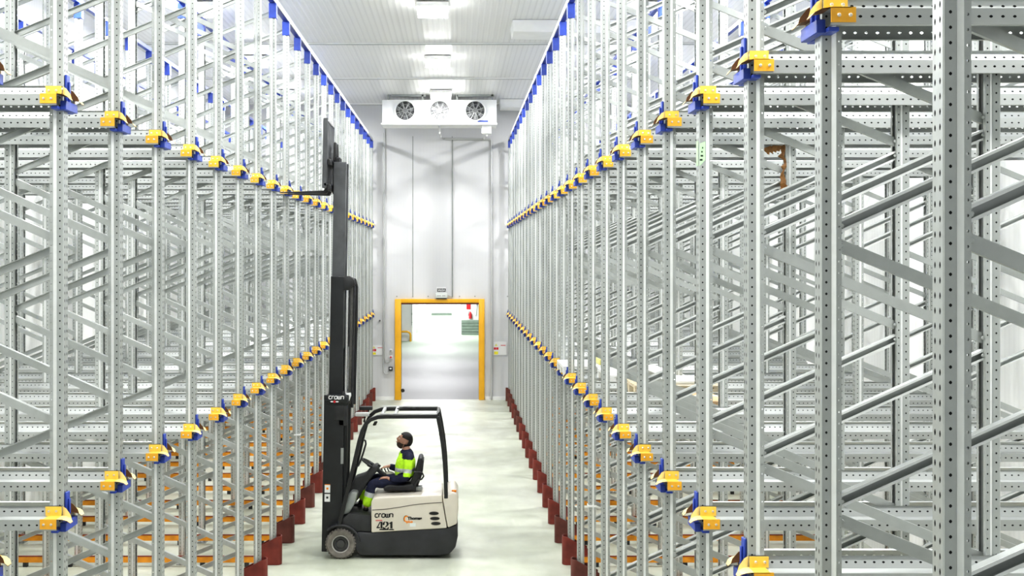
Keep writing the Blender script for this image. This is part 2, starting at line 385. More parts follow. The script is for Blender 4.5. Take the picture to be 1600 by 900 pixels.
num('numeral_one', [[(-.26, .72), (-.26, .80), (-.02, .98), (.14, 1.0), (.14, .20), (-.12, .20), (-.12, .74)], [(-.30, 0), (-.30, .09), (-.12, .14), (.14, .14), (.32, .09), (.32, 0)]], 611.4)
b = MB()
for i in range(6): b.box(wx(587.2+i*1.75, DN), wx(588.4+i*1.75, DN), DN-0.004, DN-0.001, wz(814.0, DN), wz(812.4, DN))
part('red_lettering', b, M['red'], hood)
lg = MB(); c = P(635.5, 811, DN-0.003)
lg.bar([c + Vector((0.034*math.cos(a), 0, 0.042*math.sin(a))) for a in [math.radians(60 + 25*i) for i in range(10)]], 0.016, 0.003, (0, 1, 0))
logo = part('orange_emblem', lg, M['amber'], hood)
lg = MB(); lg.bar([c + Vector((0.046*math.cos(a), 0, 0.052*math.sin(a))) for a in [math.radians(95 + 25*i) for i in range(6)]], 0.006, 0.003, (0, 1, 0)); part('emblem_arc', lg, M['black_text'], hood)
text('dealer_lettering', 'Thomas', 0.055, P(648, 810, DN-0.002), M['black_text'], hood, 0.0035, 1.15)
text('dealer_subline', 'plus', 0.05, P(640, 815.2, DN-0.002), M['amber'], hood, 0.002, 1.1)
b = MB(); b.plate_x(P(645, 820, DN-0.0015), 0.085, 0.05); part('grey_label', b, M['lcd'], hood)
b = MB(); b.tube([P(709.5, 771, DN+0.1), P(709.5, 767.5, DN+0.1)], 0.030, 10); b.tube([P(709.5, 767.5, DN+0.1), P(709.5, 765.5, DN+0.1)], 0.036, 10)
part('warning_lamp', b, M['amber'], fk, smooth=True)

# front end: floor plate, wheel arches, axle
b = MB(); b.prism(poly([(520, 838), (527, 818), (545, 803), (579, 806), (579.5, 832), (560, 831), (551, 836), (540, 842)]), DN+0.03, DF-0.03); part('floor_plate', b, M['black_pl'], fk, bevel=0.015)
WC = (wx(532, DN), wz(850.5, DN)); WR = WC[1] - 0.002
for y0, y1 in ((DN-0.01, DN+0.21), (DF-0.21, DF+0.01)):
    b = MB(); ps = [(WC[0] + 0.29*math.cos(a), WC[1] + 0.285*math.sin(a)) for a in [math.radians(8 + 14*i) for i in range(10)]]
    qs = [(WC[0] + 0.262*math.cos(a), WC[1] + 0.257*math.sin(a)) for a in [math.radians(8 + 14*i) for i in range(10)]]
    b.prism(ps + qs[::-1], y0, y1); part('wheel_arch', b, M['charcoal'], fk, bevel=0.006, seg=1)
def wheel(x, z, r, y0, y1, near):
    w = link('wheel', None, fk); o = Vector((x, 0, z)); s = 1 if near else -1
    yo, yi = (y0, y1) if near else (y1, y0)
    b = MB(); b.lathe([(r*0.60, yo+s*0.012), (r*0.70, yo+s*0.002), (r*0.90, yo), (r*0.985, yo+s*0.022), (r, yo+s*0.04), (r, yi-s*0.04), (r*0.95, yi), (r*0.6, yi)], o, 'y', 40)
    me = b.mesh('tyre', M['tyre'], smooth=True)
    t = link('tyre', me, w); t.location = -fk.location
    b = MB()
    for k in range(30):
        a = 2*PI*k/30; ca, sa = math.cos(a), math.sin(a); ca2, sa2 = math.cos(a+0.11), math.sin(a+0.11)
        vs = []
        for yy in (yo + s*0.004, yo + s*0.055):
            r0 = r*0.93 if yy == yo + s*0.004 else r*0.99
            vs += [(x+r0*ca, yy, z+r0*sa), (x+(r+0.008)*ca, yy+s*0.016, z+(r+0.008)*sa), (x+(r+0.008)*ca2, yy+s*0.016, z+(r+0.008)*sa2), (x+r0*ca2, yy, z+r0*sa2)]
        b.add(vs, [(0, 1, 2, 3), (4, 7, 6, 5), (0, 4, 5, 1), (1, 5, 6, 2), (2, 6, 7, 3)])
    q = link('tread', b.mesh('tread', M['tyre']), w); q.location = -fk.location
    b = MB(); b.lathe([(r*0.60, yo+s*0.012), (r*0.585, yo+s*0.004), (r*0.53, yo+s*0.008), (r*0.52, yo+s*0.02)], o, 'y', 32)
    q = link('rim_ring', b.mesh('rim_ring', M['hub_ring'], smooth=True), w); q.location = -fk.location
    b = MB(); b.lathe([(r*0.52, yo+s*0.02), (r*0.46, yo+s*0.045), (r*0.30, yo+s*0.05), (r*0.26, yo+s*0.02), (r*0.12, yo+s*0.012), (0.0001, yo+s*0.010)], o, 'y', 32)
    for k in range(5):
        a = 2*PI*k/5 + 0.4; b.lathe([(0.012, 0), (0.012, -s*0.018), (0.0001, -s*0.02)], (x+r*0.38*math.cos(a), yo+s*0.05, z+r*0.38*math.sin(a)), 'y', 6)
    q = link('hub', b.mesh('hub', M['hub'], smooth=True), w); q.location = -fk.location
wheel(WC[0], WC[1], WR, DN, DN+0.18, True)
wheel(WC[0], WC[1], WR, DF-0.18, DF, False)
rx = wx(690, DM)
for y0, near in ((DM-0.17, True), (DM+0.02, False)): wheel(rx, 0.200, 0.196, y0, y0+0.15, near)

# overhead guard
path = [(530, 822), (536, 795), (544.5, 760), (553, 725), (561, 690), (566, 673), (571.5, 662.5), (579, 656), (590, 652), (605, 651.2), (684, 651.2)]
for d in (DN+0.03, DF-0.03):
    b = MB(); pts = [Vector((wx(a, DN), d, wz(c, DN))) for a, c in path]; b.bar(pts, 0.055, 0.072, (0, 1, 0)); part('guard_rail', b, M['black'], fk, bevel=0.008, seg=1)
    b = MB(); pts = [Vector((wx(a, DN), d, wz(c, DN))) for a, c in [(684, 651.2), (688, 672), (691.8, 695), (694.6, 722), (696.2, 750), (697, 779)]]; b.bar(pts, 0.055, 0.075, (0, 1, 0)); part('rear_pillar', b, M['black'], fk, bevel=0.008, seg=1)
    b = MB(); b.box(wx(592, DN), wx(683, DN), d-0.022, d+0.022, wz(651, DN)+0.034, wz(651, DN)+0.042); part('guard_top_edge', b, M['guard_top'], fk)  # paler strip along the top of the black rail
for a, c, m in ((596, 650.5, 'guard_top'), (617, 649.5, 'guard_top'), (684, 650.5, 'black')):
    b = MB(); b.bar([(wx(a, DN), DN+0.05, wz(c, DN)), (wx(a, DN), DF-0.05, wz(c, DN))], 0.045, 0.05); part('roof_bar', b, M[m], fk, bevel=0.008, seg=1)
b = MB(); b.tube([(wx(618, DN), DM+0.1, wz(650, DN)+0.03), (wx(628, DN), DM+0.2, wz(650, DN)+0.04), (wx(640, DN), DM+0.35, wz(650, DN)+0.02), (wx(645, DN), DF-0.06, wz(650, DN))], 0.014, 6); part('roof_cable', b, M['black_pl'], fk)
b = MB(); b.tube([(wx(684, DN), DN+0.06, wz(648, DN)), (wx(687.5, DN), DN+0.06, wz(645, DN))], 0.014, 6); part('antenna', b, M['black'], fk)
b = MB(); b.tube([P(567.5, 687, DN+0.08), P(571, 688.5, DN+0.08), P(571.6, 694, DN+0.08), P(567.5, 708, DN+0.08), P(562.5, 722, DN+0.08), P(560, 727.5, DN+0.08), P(556, 729.5, DN+0.08)], 0.014, 8, (0, 1, 0)); part('grab_handle', b, M['black_pl'], fk, smooth=True)
# work lights on the front of the guard
for d in (DN+0.12, DF-0.12):
    lamp = link('work_light', None, fk); x, z = wx(566, DN), wz(650, DN) + 0.01
    b = MB(); b.bar([(x-0.11, d, z), (x+0.09, d, z)], 0.10, 0.055); q = part('lamp_body', b, M['guard_top'] if d < DM else M['black_pl'], lamp, bevel=0.012)
    b = MB(); b.tube([(x+0.03, d, z-0.02), (x+0.02, d, z-0.10), (x+0.045, d, z-0.13)], 0.018, 6); part('lamp_stalk', b, M['black'], lamp)
b = MB(); b.bar([(wx(587, DN), DN+0.10, wz(660, DN)), (wx(584, DN), DN+0.12, wz(666, DN))], 0.05, 0.02); part('mirror', b, M['black'], fk)

# dashboard column, wheel, armrest, seat
b = MB(); b.prism(poly([(540, 790), (543, 768), (556, 744), (572, 739), (581, 728), (590, 724.5), (593, 731), (584, 741), (573, 756), (562, 776), (553, 786)], DM), DM-0.16, DM+0.16); part('steering_column', b, M['black_pl'], fk, bevel=0.025)
b = MB(); b.prism(poly([(533, 805), (537, 783), (550, 766), (560, 768), (556, 784), (547, 800)], DN+0.2), DN+0.10, DN+0.34); part('dash_cowl', b, M['galv_dark'], fk, bevel=0.03)
b = MB(); b.prism(poly([(586, 727), (604, 741), (603, 746), (584, 733)], DM), DM-0.05, DM+0.05); part('column_arm', b, M['black_pl'], fk, bevel=0.01)
c = P(578, 724.5, DM); t = Vector((0.85, 0, -0.52)).normalized(); r = 0.135
b = MB(); b.tube([c + t*(r*math.cos(2*PI*k/28)) + Vector((0, r*math.sin(2*PI*k/28), 0)) for k in range(28)], 0.015, 8, (0.52, 0, 0.85), closed=True)
for a in (0.5, 2.6, 4.7): b.tube([c, c + t*(r*math.cos(a)) + Vector((0, r*math.sin(a), 0))], 0.012, 6, (0.52, 0, 0.85))
b.tube([c + Vector((-0.02, 0, -0.04)), c + Vector((0.012, 0, 0.02))], 0.03, 10, (0, 1, 0))
b.tube([c + t*r + Vector((0, -0.02, 0)), c + t*r + Vector((0.035, -0.02, 0.055))], 0.018, 8, (0, 1, 0))
part('steering_wheel', b, M['black_pl'], fk, smooth=True)
b = MB(); b.prism(poly([(591, 745), (594, 739), (610, 737), (617, 741), (616, 749), (598, 748.5)], DM+0.15), DM+0.09, DM+0.24); arm = part('armrest', b, M['pad'], fk, bevel=0.018)
for k in range(3):
    b = MB(); x = wx(598 + 4.5*k, DM); b.tube([(x, DM+0.12+0.03*k, wz(741, DM)), (x-0.02, DM+0.12+0.03*k, wz(736, DM))], 0.009, 6); b.lathe([(0.0001, -0.016), (0.016, 0), (0.0001, 0.016)], (x-0.022, DM+0.12+0.03*k, wz(735.5, DM)), 'z', 8); part('lever', b, M['black_pl'], arm)
st = link('seat', None, fk)
zb = wz(773, DN) + 0.0
b = MB(); b.prism([(-1.06, zb+0.005), (-0.60, zb+0.005), (-0.59, zb+0.05), (-0.64, zb+0.115), (-0.80, zb+0.085), (-1.0, zb+0.095), (-1.07, zb+0.06)], DM-0.25, DM+0.25); part('cushion', b, M['seat'], st, bevel=0.03, seg=3)
b = MB(); b.prism([(-0.68, zb+0.09), (-0.60, zb+0.05), (-0.53, zb+0.25), (-0.492, zb+0.455), (-0.515, zb+0.485), (-0.56, zb+0.47), (-0.605, zb+0.30), (-0.66, zb+0.16)], DM-0.23, DM+0.23); part('backrest', b, M['seat'], st, bevel=0.03, seg=3)
b = MB(); b.prism([(-0.60, zb+0.03), (-0.575, zb+0.03), (-0.50, zb+0.24), (-0.48, zb+0.44), (-0.50, zb+0.44), (-0.54, zb+0.25)], DM-0.18, DM+0.18); part('seat_shell', b, M['black_pl'], st, bevel=0.01)
b = MB(); b.box(-0.60, -0.50, DM-0.20, DM-0.05, zb+0.004, zb+0.06); part('belt_reel', b, M['galv_dark'], st, bevel=0.012)
b = MB(); b.tube([P(649, 768, DM-0.24), P(648.5, 758, DM-0.24), P(652, 751.5, DM-0.24), P(659, 748.5, DM-0.24), P(662, 744, DM-0.24), P(660, 739.5, DM-0.24), P(655, 737.2, DM-0.24), P(647, 737.5, DM-0.24)], 0.013, 8, (0, 1, 0)); part('hip_bar', b, M['black_pl'], st, smooth=True)

# mast, leaning back very slightly
TL = math.radians(0.95)
mst = link('mast', None, fk); mst.location = Vector((-1.80, DM, 0.05)) - fk.location
mst.rotation_euler = (0, TL, 0)
def mp(name, mb, m, **k):
    o = link(name, mb.mesh(name, m, **k), mst); o.location = (1.80, -DM, -0.05); return o
def stage(name, x0, x1, hw, z0, z1, m, tie):
    b = MB()
    for s in (-1, 1):
        y0, y1 = sorted((DM + s*hw, DM + s*(hw-0.07)))
        b.box(x0, x1, y0, y1, z0, z1)
    for z in tie: b.box(x0+0.03, x1-0.03, DM-hw+0.07, DM+hw-0.07, z-0.10, z)
    return mp(name, b, m, bevel=0.006, seg=1)
stage('outer_mast', -1.955, -1.665, 0.36, 0.075, 2.33, M['mast'], (0.45, 2.28))
stage('middle_mast', -1.895, -1.700, 0.285, 1.2, 4.06, M['mast'], (1.4, 4.0))
stage('inner_mast', -1.885, -1.700, 0.21, 3.0, 5.73, M['mast_grey'], (3.2, 5.68))
b = MB(); b.box(-1.92, -1.60, DM-0.37, DM+0.37, 2.20, 2.345); b.prism([(-1.955, 2.345), (-1.955, 2.27), (-1.62, 2.23), (-1.60, 2.30), (-1.63, 2.345)], DM-0.395, DM-0.355); hd = mp('mast_head', b, M['mast'], bevel=0.012)
mo = Vector((-1.80, DM, 0.05)); 
def under_mast(o): o.parent = mst; o.location = (1.80, -DM, -0.05); return o
q = block_letters('wordmark', 'CROWN', (-1.775, DM-0.397, 2.312), 0.042, M['white_text'], None, 0.012); under_mast(q)
b = MB(); b.disc((-1.80, DM-0.397, 2.252), 0.019); under_mast(link('red_badge', b.mesh('red_badge', M['red'])))
b = MB()
for xx in (-1.838, -1.762): b.disc((xx, DM-0.397, 2.252), 0.022, rz=0.010)
under_mast(link('badge_wing', b.mesh('badge_wing', M['white_text'])))
b = MB(); b.prism([(-1.64, 2.36), (-1.58, 2.37), (-1.57, 2.33), (-1.60, 2.25), (-1.64, 2.24)], DM-0.30, DM-0.20); mp('white_sheave_cap', b, M['plastic_white'], bevel=0.01)
b = MB(); b.box(-1.80, -1.66, DM-0.375, DM-0.35, 1.98, 2.20); b.box(-1.74, -1.62, DM-0.36, DM-0.30, 1.90, 2.22); mp('valve_block', b, M['black_pl'], bevel=0.01)
for dy in (-0.24, 0.24):
    b = MB(); b.tube([(-1.655, DM+dy, 0.4), (-1.655, DM+dy, 2.30)], 0.042, 12, (0, 1, 0)); mp('lift_cylinder', b, M['mast'], smooth=True)
    b = MB(); b.tube([(-1.655, DM+dy, 2.30), (-1.655, DM+dy, 3.93)], 0.022, 10, (0, 1, 0)); mp('cylinder_rod', b, M['chrome'], smooth=True)
    b = MB(); b.tube([(-1.595, DM+dy*0.8, 2.2), (-1.595, DM+dy*0.8, 3.9)], 0.020, 8, (0, 1, 0)); b.tube([(-1.61, DM+dy*0.72, 2.2), (-1.61, DM+dy*0.72, 3.9)], 0.012, 8, (0, 1, 0)); mp('chain', b, M['chain'])
    b = MB(); b.tube([(-1.56, DM+dy*0.9, 2.15), (-1.552, DM+dy*0.9, 3.4), (-1.552, DM+dy*0.9, 3.9), (-1.58, DM+dy*0.9, 4.01), (-1.64, DM+dy*0.9, 4.03)], 0.020, 8, (0, 1, 0)); mp('hose', b, M['black_pl'], smooth=True)
    b = MB(); b.lathe([(0.075, -0.03), (0.075, 0.03), (0.04, 0.03), (0.04, -0.03)], (-1.64, DM+dy*0.8, 3.97), 'y', 18); mp('sheave', b, M['black'], smooth=True)
b = MB(); b.prism([(-1.71, 4.06), (-1.62, 4.07), (-1.555, 4.02), (-1.54, 3.95), (-1.58, 3.90), (-1.64, 3.86), (-1.71, 3.86)], DM-0.29, DM-0.18); mp('sheave_guard', b, M['black'], bevel=0.01)
b = MB(); b.box(-1.955, -1.90, DM-0.29, DM+0.29, 0.35, 0.46)
mp('cross_plate', b, M['mast'])
for z, w_ in ((0.93, 0), (0.80, 1)):
    b = MB(); b.box(-1.925, -1.845, DM-0.3625, DM-0.360, z, z+0.115); mp('warning_label', b, M['white'])
    b = MB(); b.box(-1.925, -1.845, DM-0.364, DM-0.3625, z+0.112, z+0.122); b.box(-1.90, -1.87, DM-0.364, DM-0.3625, z+0.045, z+0.075); mp('label_symbol', b, M['amber'] if not w_ else M['black_text'])
b = MB(); b.box(-1.70, -1.66, DM-0.363, DM-0.361, 1.35, 1.58); mp('grey_strip', b, M['galv_dark'])
# carriage, load backrest and forks
b = MB()
for z in (5.30, 5.66): b.box(-1.955, -1.905, DM-0.48, DM+0.48, z, z+0.09)
b.box(-1.905, -1.80, DM-0.14, DM-0.08, 5.26, 5.80); b.box(-1.905, -1.80, DM+0.08, DM+0.14, 5.26, 5.80)
b.box(-1.90, -1.86, DM-0.16, DM+0.16, 5.75, 6.02)
mp('carriage', b, M['black'], bevel=0.008, seg=1)
b = MB()
for i in range(9):
    y = DM - 0.485 + 0.97*i/8; b.box(-1.985, -1.960, y-0.014, y+0.014, 5.34, 6.33)
for z in (5.36, 6.29): b.box(-1.995, -1.955, DM-0.50, DM+0.50, z, z+0.045)
for y in (DM-0.50, DM+0.46): b.box(-2.02, -1.955, y, y+0.04, 5.33, 6.335)
mp('load_backrest', b, M['mast_grey'], bevel=0.005, seg=1)
for dy in (-0.25, 0.25):
    b = MB(); b.prism([(-2.66, 5.262), (-2.66, 5.272), (-2.02, 5.305), (-2.005, 5.32), (-2.0, 5.70), (-1.965, 5.70), (-1.962, 5.285), (-1.98, 5.258), (-2.01, 5.255)], DM+dy-0.05, DM+dy+0.05); mp('fork', b, M['black'], bevel=0.008, seg=1)
b = MB(); b.tube([(-1.86, DM, 6.0), (-1.85, DM, 5.85), (-1.83, DM-0.1, 5.7), (-1.82, DM-0.15, 5.3)], 0.018, 8, (0, 1, 0)); mp('hose', b, M['black_pl'], smooth=True)

# ---------------------------------------------------------------- the driver, seated and looking up at the forks
def skin_part(chains, voxel, smooth=2, extra=None):
    """one closed surface grown from skinned joint chains, fused by a voxel remesh"""
    dg_objs = []
    acc = bmesh.new()
    for ch in chains:
        me = bpy.data.meshes.new('tmp'); me.from_pydata([c[0] for c in ch], [(i, i+1) for i in range(len(ch)-1)], [])
        o = bpy.data.objects.new('tmp', me); COL.objects.link(o)
        md = o.modifiers.new('s', 'SKIN'); md.use_smooth_shade = True
        for i, c in enumerate(ch):
            sv = me.skin_vertices[0].data[i]; r = c[1]
            sv.radius = (r, r) if isinstance(r, (int, float)) else r; sv.use_root = (i == 0)
        sb = o.modifiers.new('u', 'SUBSURF'); sb.levels = 2; sb.render_levels = 2
        dg = bpy.context.evaluated_depsgraph_get(); ev = bpy.data.meshes.new_from_object(o.evaluated_get(dg))
        acc.from_mesh(ev); bpy.data.objects.remove(o); bpy.data.meshes.remove(me); bpy.data.meshes.remove(ev)
    if extra:
        for m in extra: acc.from_mesh(m)
    me = bpy.data.meshes.new('fused'); acc.to_mesh(me); acc.free()
    o = bpy.data.objects.new('tmp', me); COL.objects.link(o)
    rm = o.modifiers.new('r', 'REMESH'); rm.mode = 'VOXEL'; rm.voxel_size = voxel; rm.use_smooth_shade = True
    if smooth: sm = o.modifiers.new('m', 'SMOOTH'); sm.iterations = smooth; sm.factor = 0.5
    dg = bpy.context.evaluated_depsgraph_get(); out = bpy.data.meshes.new_from_object(o.evaluated_get(dg))
    bpy.data.objects.remove(o); bpy.data.meshes.remove(me); out.shade_smooth(); out.materials.clear(); return out

V = Vector
pel, waist, chest, nb = V((-0.80, DM, 1.065)), V((-0.765, DM, 1.20)), V((-0.74, DM, 1.36)), V((-0.735, DM, 1.475))
HC = V((-0.765, DM, 1.625))                       # head centre
sL, eL, wL = V((-0.700, DM-0.185, 1.425)), V((-0.735, DM-0.25, 1.125)), V((-0.975, DM-0.185, 1.095))
sR, eR, wR = V((-0.790, DM+0.175, 1.425)), V((-0.82, DM+0.25, 1.165)), V((-1.00, DM+0.185, 1.225))
hL, kL, aL = V((-0.84, DM-0.095, 1.03)), V((-1.225, DM-0.165, 1.035)), V((-1.335, DM-0.165, 0.655))
hR, kR, aR = V((-0.84, DM+0.095, 1.03)), V((-1.235, DM+0.15, 1.055)), V((-1.43, DM+0.13, 0.70))

def head_mesh():
    """head turned to face -x and tipped back: nose, brow, eye hollows, lips, chin, ears"""
    bm = bmesh.new(); bmesh.ops.create_uvsphere(bm, u_segments=40, v_segments=28, radius=1.0)
    for v in bm.verts:
        x, y, z = v.co                      # face towards -x
        f = max(0, -x)
        X, Y, Z = x*0.098, y*0.076, z*0.118
        if z < -0.1:                        # taper to the jaw and bring the chin forward
            k = (-z-0.1)/0.9; Y *= 1-0.38*k; X = X*(1-0.15*k) - 0.022*k
            if x > 0: X *= 1-0.35*k
        def g(cy, cz, sy, sz): return math.exp(-((y-cy)/sy)**2 - ((z-cz)/sz)**2)
        if x < 0:
            X -= 0.026*g(0, -0.16, 0.13, 0.13)*f            # nose tip
            X -= 0.015*g(0, 0.05, 0.11, 0.18)*f             # nose bridge
            X -= 0.010*g(0, 0.26, 0.55, 0.08)*f             # brow
            for s in (-1, 1): X += 0.013*g(s*0.40, 0.08, 0.17, 0.10)*f   # eye hollows
            X -= 0.007*g(0, -0.42, 0.22, 0.06)*f; X += 0.005*g(0, -0.50, 0.25, 0.02)*f; X -= 0.007*g(0, -0.56, 0.2, 0.05)*f
            X -= 0.012*g(0, -0.85, 0.30, 0.14)*f            # chin
        v.co = (X, Y, Z)
    for s in (-1, 1):                       # ears
        m = Matrix.Translation((0.012, s*0.077, -0.005)) @ Matrix.Rotation(s*0.35, 4, 'Z') @ Matrix.Diagonal((0.020, 0.009, 0.032, 1))
        bmesh.ops.create_icosphere(bm, subdivisions=2, radius=1.0, matrix=m)
    me = bpy.data.meshes.new('head'); bm.to_mesh(me); bm.free(); return me
HT = Matrix.Translation(HC) @ Matrix.Rotation(math.radians(27), 4, 'Y') @ Matrix.Scale(1.06, 4)       # +Y turn tips the -x face upwards
hm = head_mesh(); hm.transform(HT)
def hp(x, y, z): return HT @ V((x, y, z))

def hand(w, out, up, side, curl, sp):
    """palm and five fingers: out = pointing direction, up = back of the hand, side = towards the thumb"""
    out, up, side = [V(q).normalized() for q in (out, up, side)]
    ch = [[(w - out*0.02, 0.027), (w + out*0.03, (0.036, 0.020)), (w + out*0.075, (0.040, 0.017)), (w + out*0.088, (0.036, 0.014))]]
    for i, (o, L) in enumerate(((-0.030, 0.060), (-0.010, 0.078), (0.011, 0.084), (0.031, 0.074))):
        p = w + out*0.080 + side*o; d = (out + side*(o*sp)).normalized(); a = curl*(0.8 + 0.12*(3-i)); pts = [(p - out*0.02, 0.0092)]
        q = p
        for k, l in enumerate((0.42, 0.33, 0.25)):
            q = q + (d*math.cos(a) - up*math.sin(a))*L*l; pts.append((q, 0.0088 - 0.0009*k)); a += curl*0.75
        ch.append(pts)
    p = w + out*0.025 + side*0.030; d = (out*0.62 + side*0.72 - up*0.15).normalized()
    ch.append([(p - side*0.012, 0.012), (p + d*0.030, 0.0108), (p + d*0.052 + out*0.008, 0.0098), (p + d*0.068 + out*0.016, 0.0085)])
    return ch
hl = hand(V((-1.005, DM-0.180, 1.115)), (-1, 0.22, -0.02), (0.0, -0.1, 1), (0.2, 1, 0.1), 0.28, 5)
hr = hand(V((-1.010, DM+0.180, 1.225)), (-1, -0.15, -0.12), (0, 0.15, 1), (-0.15, -1, 0.1), 0.45, 3)
body = [
    [(pel, (0.155, 0.105)), (waist, (0.145, 0.10)), (chest, (0.165, 0.11)), (nb, (0.075, 0.07)), (V((-0.748, DM, 1.545)), 0.058), (HC + V((0.012, 0, -0.01)), 0.06)],
    [(chest + V((0, 0, 0.04)), 0.06), (sL, 0.058), ((sL+eL)/2, 0.048), (eL, 0.040), ((eL+wL)/2, 0.038), (wL, 0.028), (V((-1.01, DM-0.180, 1.113)), 0.026)],
    [(chest + V((0, 0, 0.04)), 0.06), (sR, 0.058), ((sR+eR)/2, 0.048), (eR, 0.040), ((eR+wR)/2, 0.038), (wR, 0.028), (V((-1.015, DM+0.180, 1.224)), 0.026)],
    [(pel, 0.10), (hL, 0.088), ((hL+kL)/2, 0.075), (kL, 0.055), ((kL+aL)/2 + V((0.015, 0, 0.03)), 0.054), (aL, 0.032), (aL + V((0, 0, -0.03)), 0.028), (aL + V((-0.06, 0, -0.05)), 0.020)],
    [(pel, 0.10), (hR, 0.088), ((hR+kR)/2, 0.075), (kR, 0.055), ((kR+aR)/2 + V((0.015, 0, 0.03)), 0.054), (aR, 0.032), (aR + V((0, 0, -0.03)), 0.028), (aR + V((-0.06, 0, -0.05)), 0.020)]]
bm_ = skin_part(body + hl + hr, 0.0055, 2, [hm]); bm_.materials.append(M['skin'])
pr = link('person', bm_); tag(pr, 'driver in yellow and navy hi-vis workwear seated in the forklift, looking up', 'person')

def region(me, mats, f):
    for m in mats: me.materials.append(m)
    for p in me.polygons: p.material_index = f(p.center)
# jacket
def along(p, a, b_):
    d = b_ - a; t = (p - a).dot(d)/d.dot(d); return t, (p - a - d*t).length
jk = [
    [(pel + V((0.005, 0, -0.02)), (0.182, 0.145)), (waist, (0.185, 0.158)), (chest, (0.190, 0.165)), (nb + V((0, 0, -0.02)), (0.105, 0.095)), (V((-0.745, DM, 1.535)), 0.078)],
    [(chest + V((0, 0, 0.03)), 0.085), (sL, 0.080), ((sL+eL)/2 + V((0.01, -0.01, 0)), 0.075), (eL, 0.066), ((eL+wL)/2, 0.057), (wL + V((-0.01, 0, 0.004)), 0.046)],
    [(chest + V((0, 0, 0.03)), 0.085), (sR, 0.080), ((sR+eR)/2 + V((0.01, 0.01, 0)), 0.075), (eR, 0.066), ((eR+wR)/2, 0.057), (wR + V((-0.01, 0, 0.002)), 0.046)]]
jm = skin_part(jk, 0.008, 2)
rngp = random.Random(4)
from mathutils import noise as mnoise
for v in jm.vertices: v.co += v.normal * (0.007*mnoise.noise(v.co*14) + 0.004*mnoise.noise(v.co*34))
def jreg(p):
    for s, e, w in ((sL, eL, wL), (sR, eR, wR)):
        t, d = along(p, s, e); t2, d2 = along(p, e, w)
        side = (p.y - DM)*(-1 if s is sL else 1)
        if t2 > 0.10 and d2 < 0.10 and side > 0.05 and p.x < s.x - 0.03 and p.z < s.z - 0.15: return 1     # navy forearm
        if side > 0.13 and d < 0.13 and p.z < s.z + 0.02:
            if 0.60 < t < 0.78: return 2
            if t >= 0.96: return 1
            if t > 0.16: return 0
    if p.z > 1.385 + (0.07 if p.x < -0.80 else 0): return 1                                 # navy yoke and collar
    if 1.19 < p.z < 1.245: return 2
    if p.z < 1.12: return 1
    return 0
region(jm, [M['hivis'], M['navy'], M['reflect']], jreg)
link('jacket', jm, pr)
# trousers
tk = [
    [(waist + V((0.005, 0, -0.06)), (0.165, 0.122)), (pel + V((0, 0, -0.01)), (0.178, 0.125))],
    [(pel, 0.12), (hL, 0.104), ((hL+kL)/2, 0.094), (kL + V((-0.005, 0, 0)), 0.078), ((kL+aL)/2, 0.078), (aL + V((0.005, 0, 0.03)), 0.072)],
    [(pel, 0.12), (hR, 0.104), ((hR+kR)/2, 0.094), (kR + V((-0.005, 0, 0)), 0.078), ((kR+aR)/2, 0.078), (aR + V((0.005, 0, 0.03)), 0.072)]]
tm = skin_part(tk, 0.008, 2)
for v in tm.vertices: v.co += v.normal * (0.007*mnoise.noise(v.co*13) + 0.004*mnoise.noise(v.co*30))
def treg(p):
    for k_, a in ((kL, aL), (kR, aR)):
        t, d = along(p, k_, a)
        if d < 0.11 and abs(p.y - k_.y) < 0.11:
            if t > 0.52: return 1
            if t > 0.34: return 2
    return 0
region(tm, [M['navy'], M['hivis'], M['reflect']], treg)
link('trousers', tm, pr)
for a, dz in ((aL, 0), (aR, 0.012)):
    sh = [[(a + V((0.035, 0, -0.045)), (0.042, 0.036)), (a + V((-0.03, 0, -0.05)), (0.044, 0.040)), (a + V((-0.11, 0, -0.062+dz)), (0.044, 0.032)), (a + V((-0.185, 0, -0.072+dz)), (0.038, 0.022))], [(a + V((0.012, 0, 0.05)), 0.05), (a + V((0.005, 0, -0.04)), 0.046)]]
    sm_ = skin_part(sh, 0.007, 2); sm_.materials.append(M['shoe']); link('shoe', sm_, pr)
# hair, beard, eyes, brows, mouth
def shell(name, keep, off, m):
    bm = bmesh.new(); bm.from_mesh(hm0)
    bmesh.ops.delete(bm, geom=[v for v in bm.verts if not keep(v.co)], context='VERTS')
    for v in bm.verts: v.co += v.co.normalized() * off(v.co)
    me = bpy.data.meshes.new(name); bm.to_mesh(me); bm.free()
    if len(me.polygons):
        o = bpy.data.objects.new('tmp', me); COL.objects.link(o); so = o.modifiers.new('s', 'SOLIDIFY'); so.thickness = 0.010; so.offset = -1
        dg = bpy.context.evaluated_depsgraph_get(); me2 = bpy.data.meshes.new_from_object(o.evaluated_get(dg)); bpy.data.objects.remove(o); me = me2
    me.transform(HT); me.shade_smooth(); me.materials.clear(); me.materials.append(m); return link(name, me, pr)
hm0 = head_mesh()
def hair_keep(c):
    x, z = c.x, c.z
    if abs(c.y) > 0.070 and -0.03 < z < 0.03 and -0.01 < x < 0.035: return False     # leave the ears free
    if z > 0.062 and x > -0.085: return True
    if z > 0.030: return x > -0.058
    return x > 0.012 and z > -0.075
shell('hair', hair_keep, lambda c: 0.009 + 0.007*max(0, c.z/0.118) + 0.002*mnoise.noise(c*90), M['hair'])
def beard_keep(c):
    x, z = c.x, c.z
    if abs(c.y) > 0.070 and z > -0.035: return False
    if z < -0.030 and x < 0.012:
        if abs(c.y) < 0.022 and -0.062 < z < -0.050: return False
        if x < -0.06 and z > -0.038 and abs(c.y) < 0.012: return False
        return z < -0.040 or abs(c.y) > 0.045
    return False
shell('beard', beard_keep, lambda c: 0.0025, M['beard'])
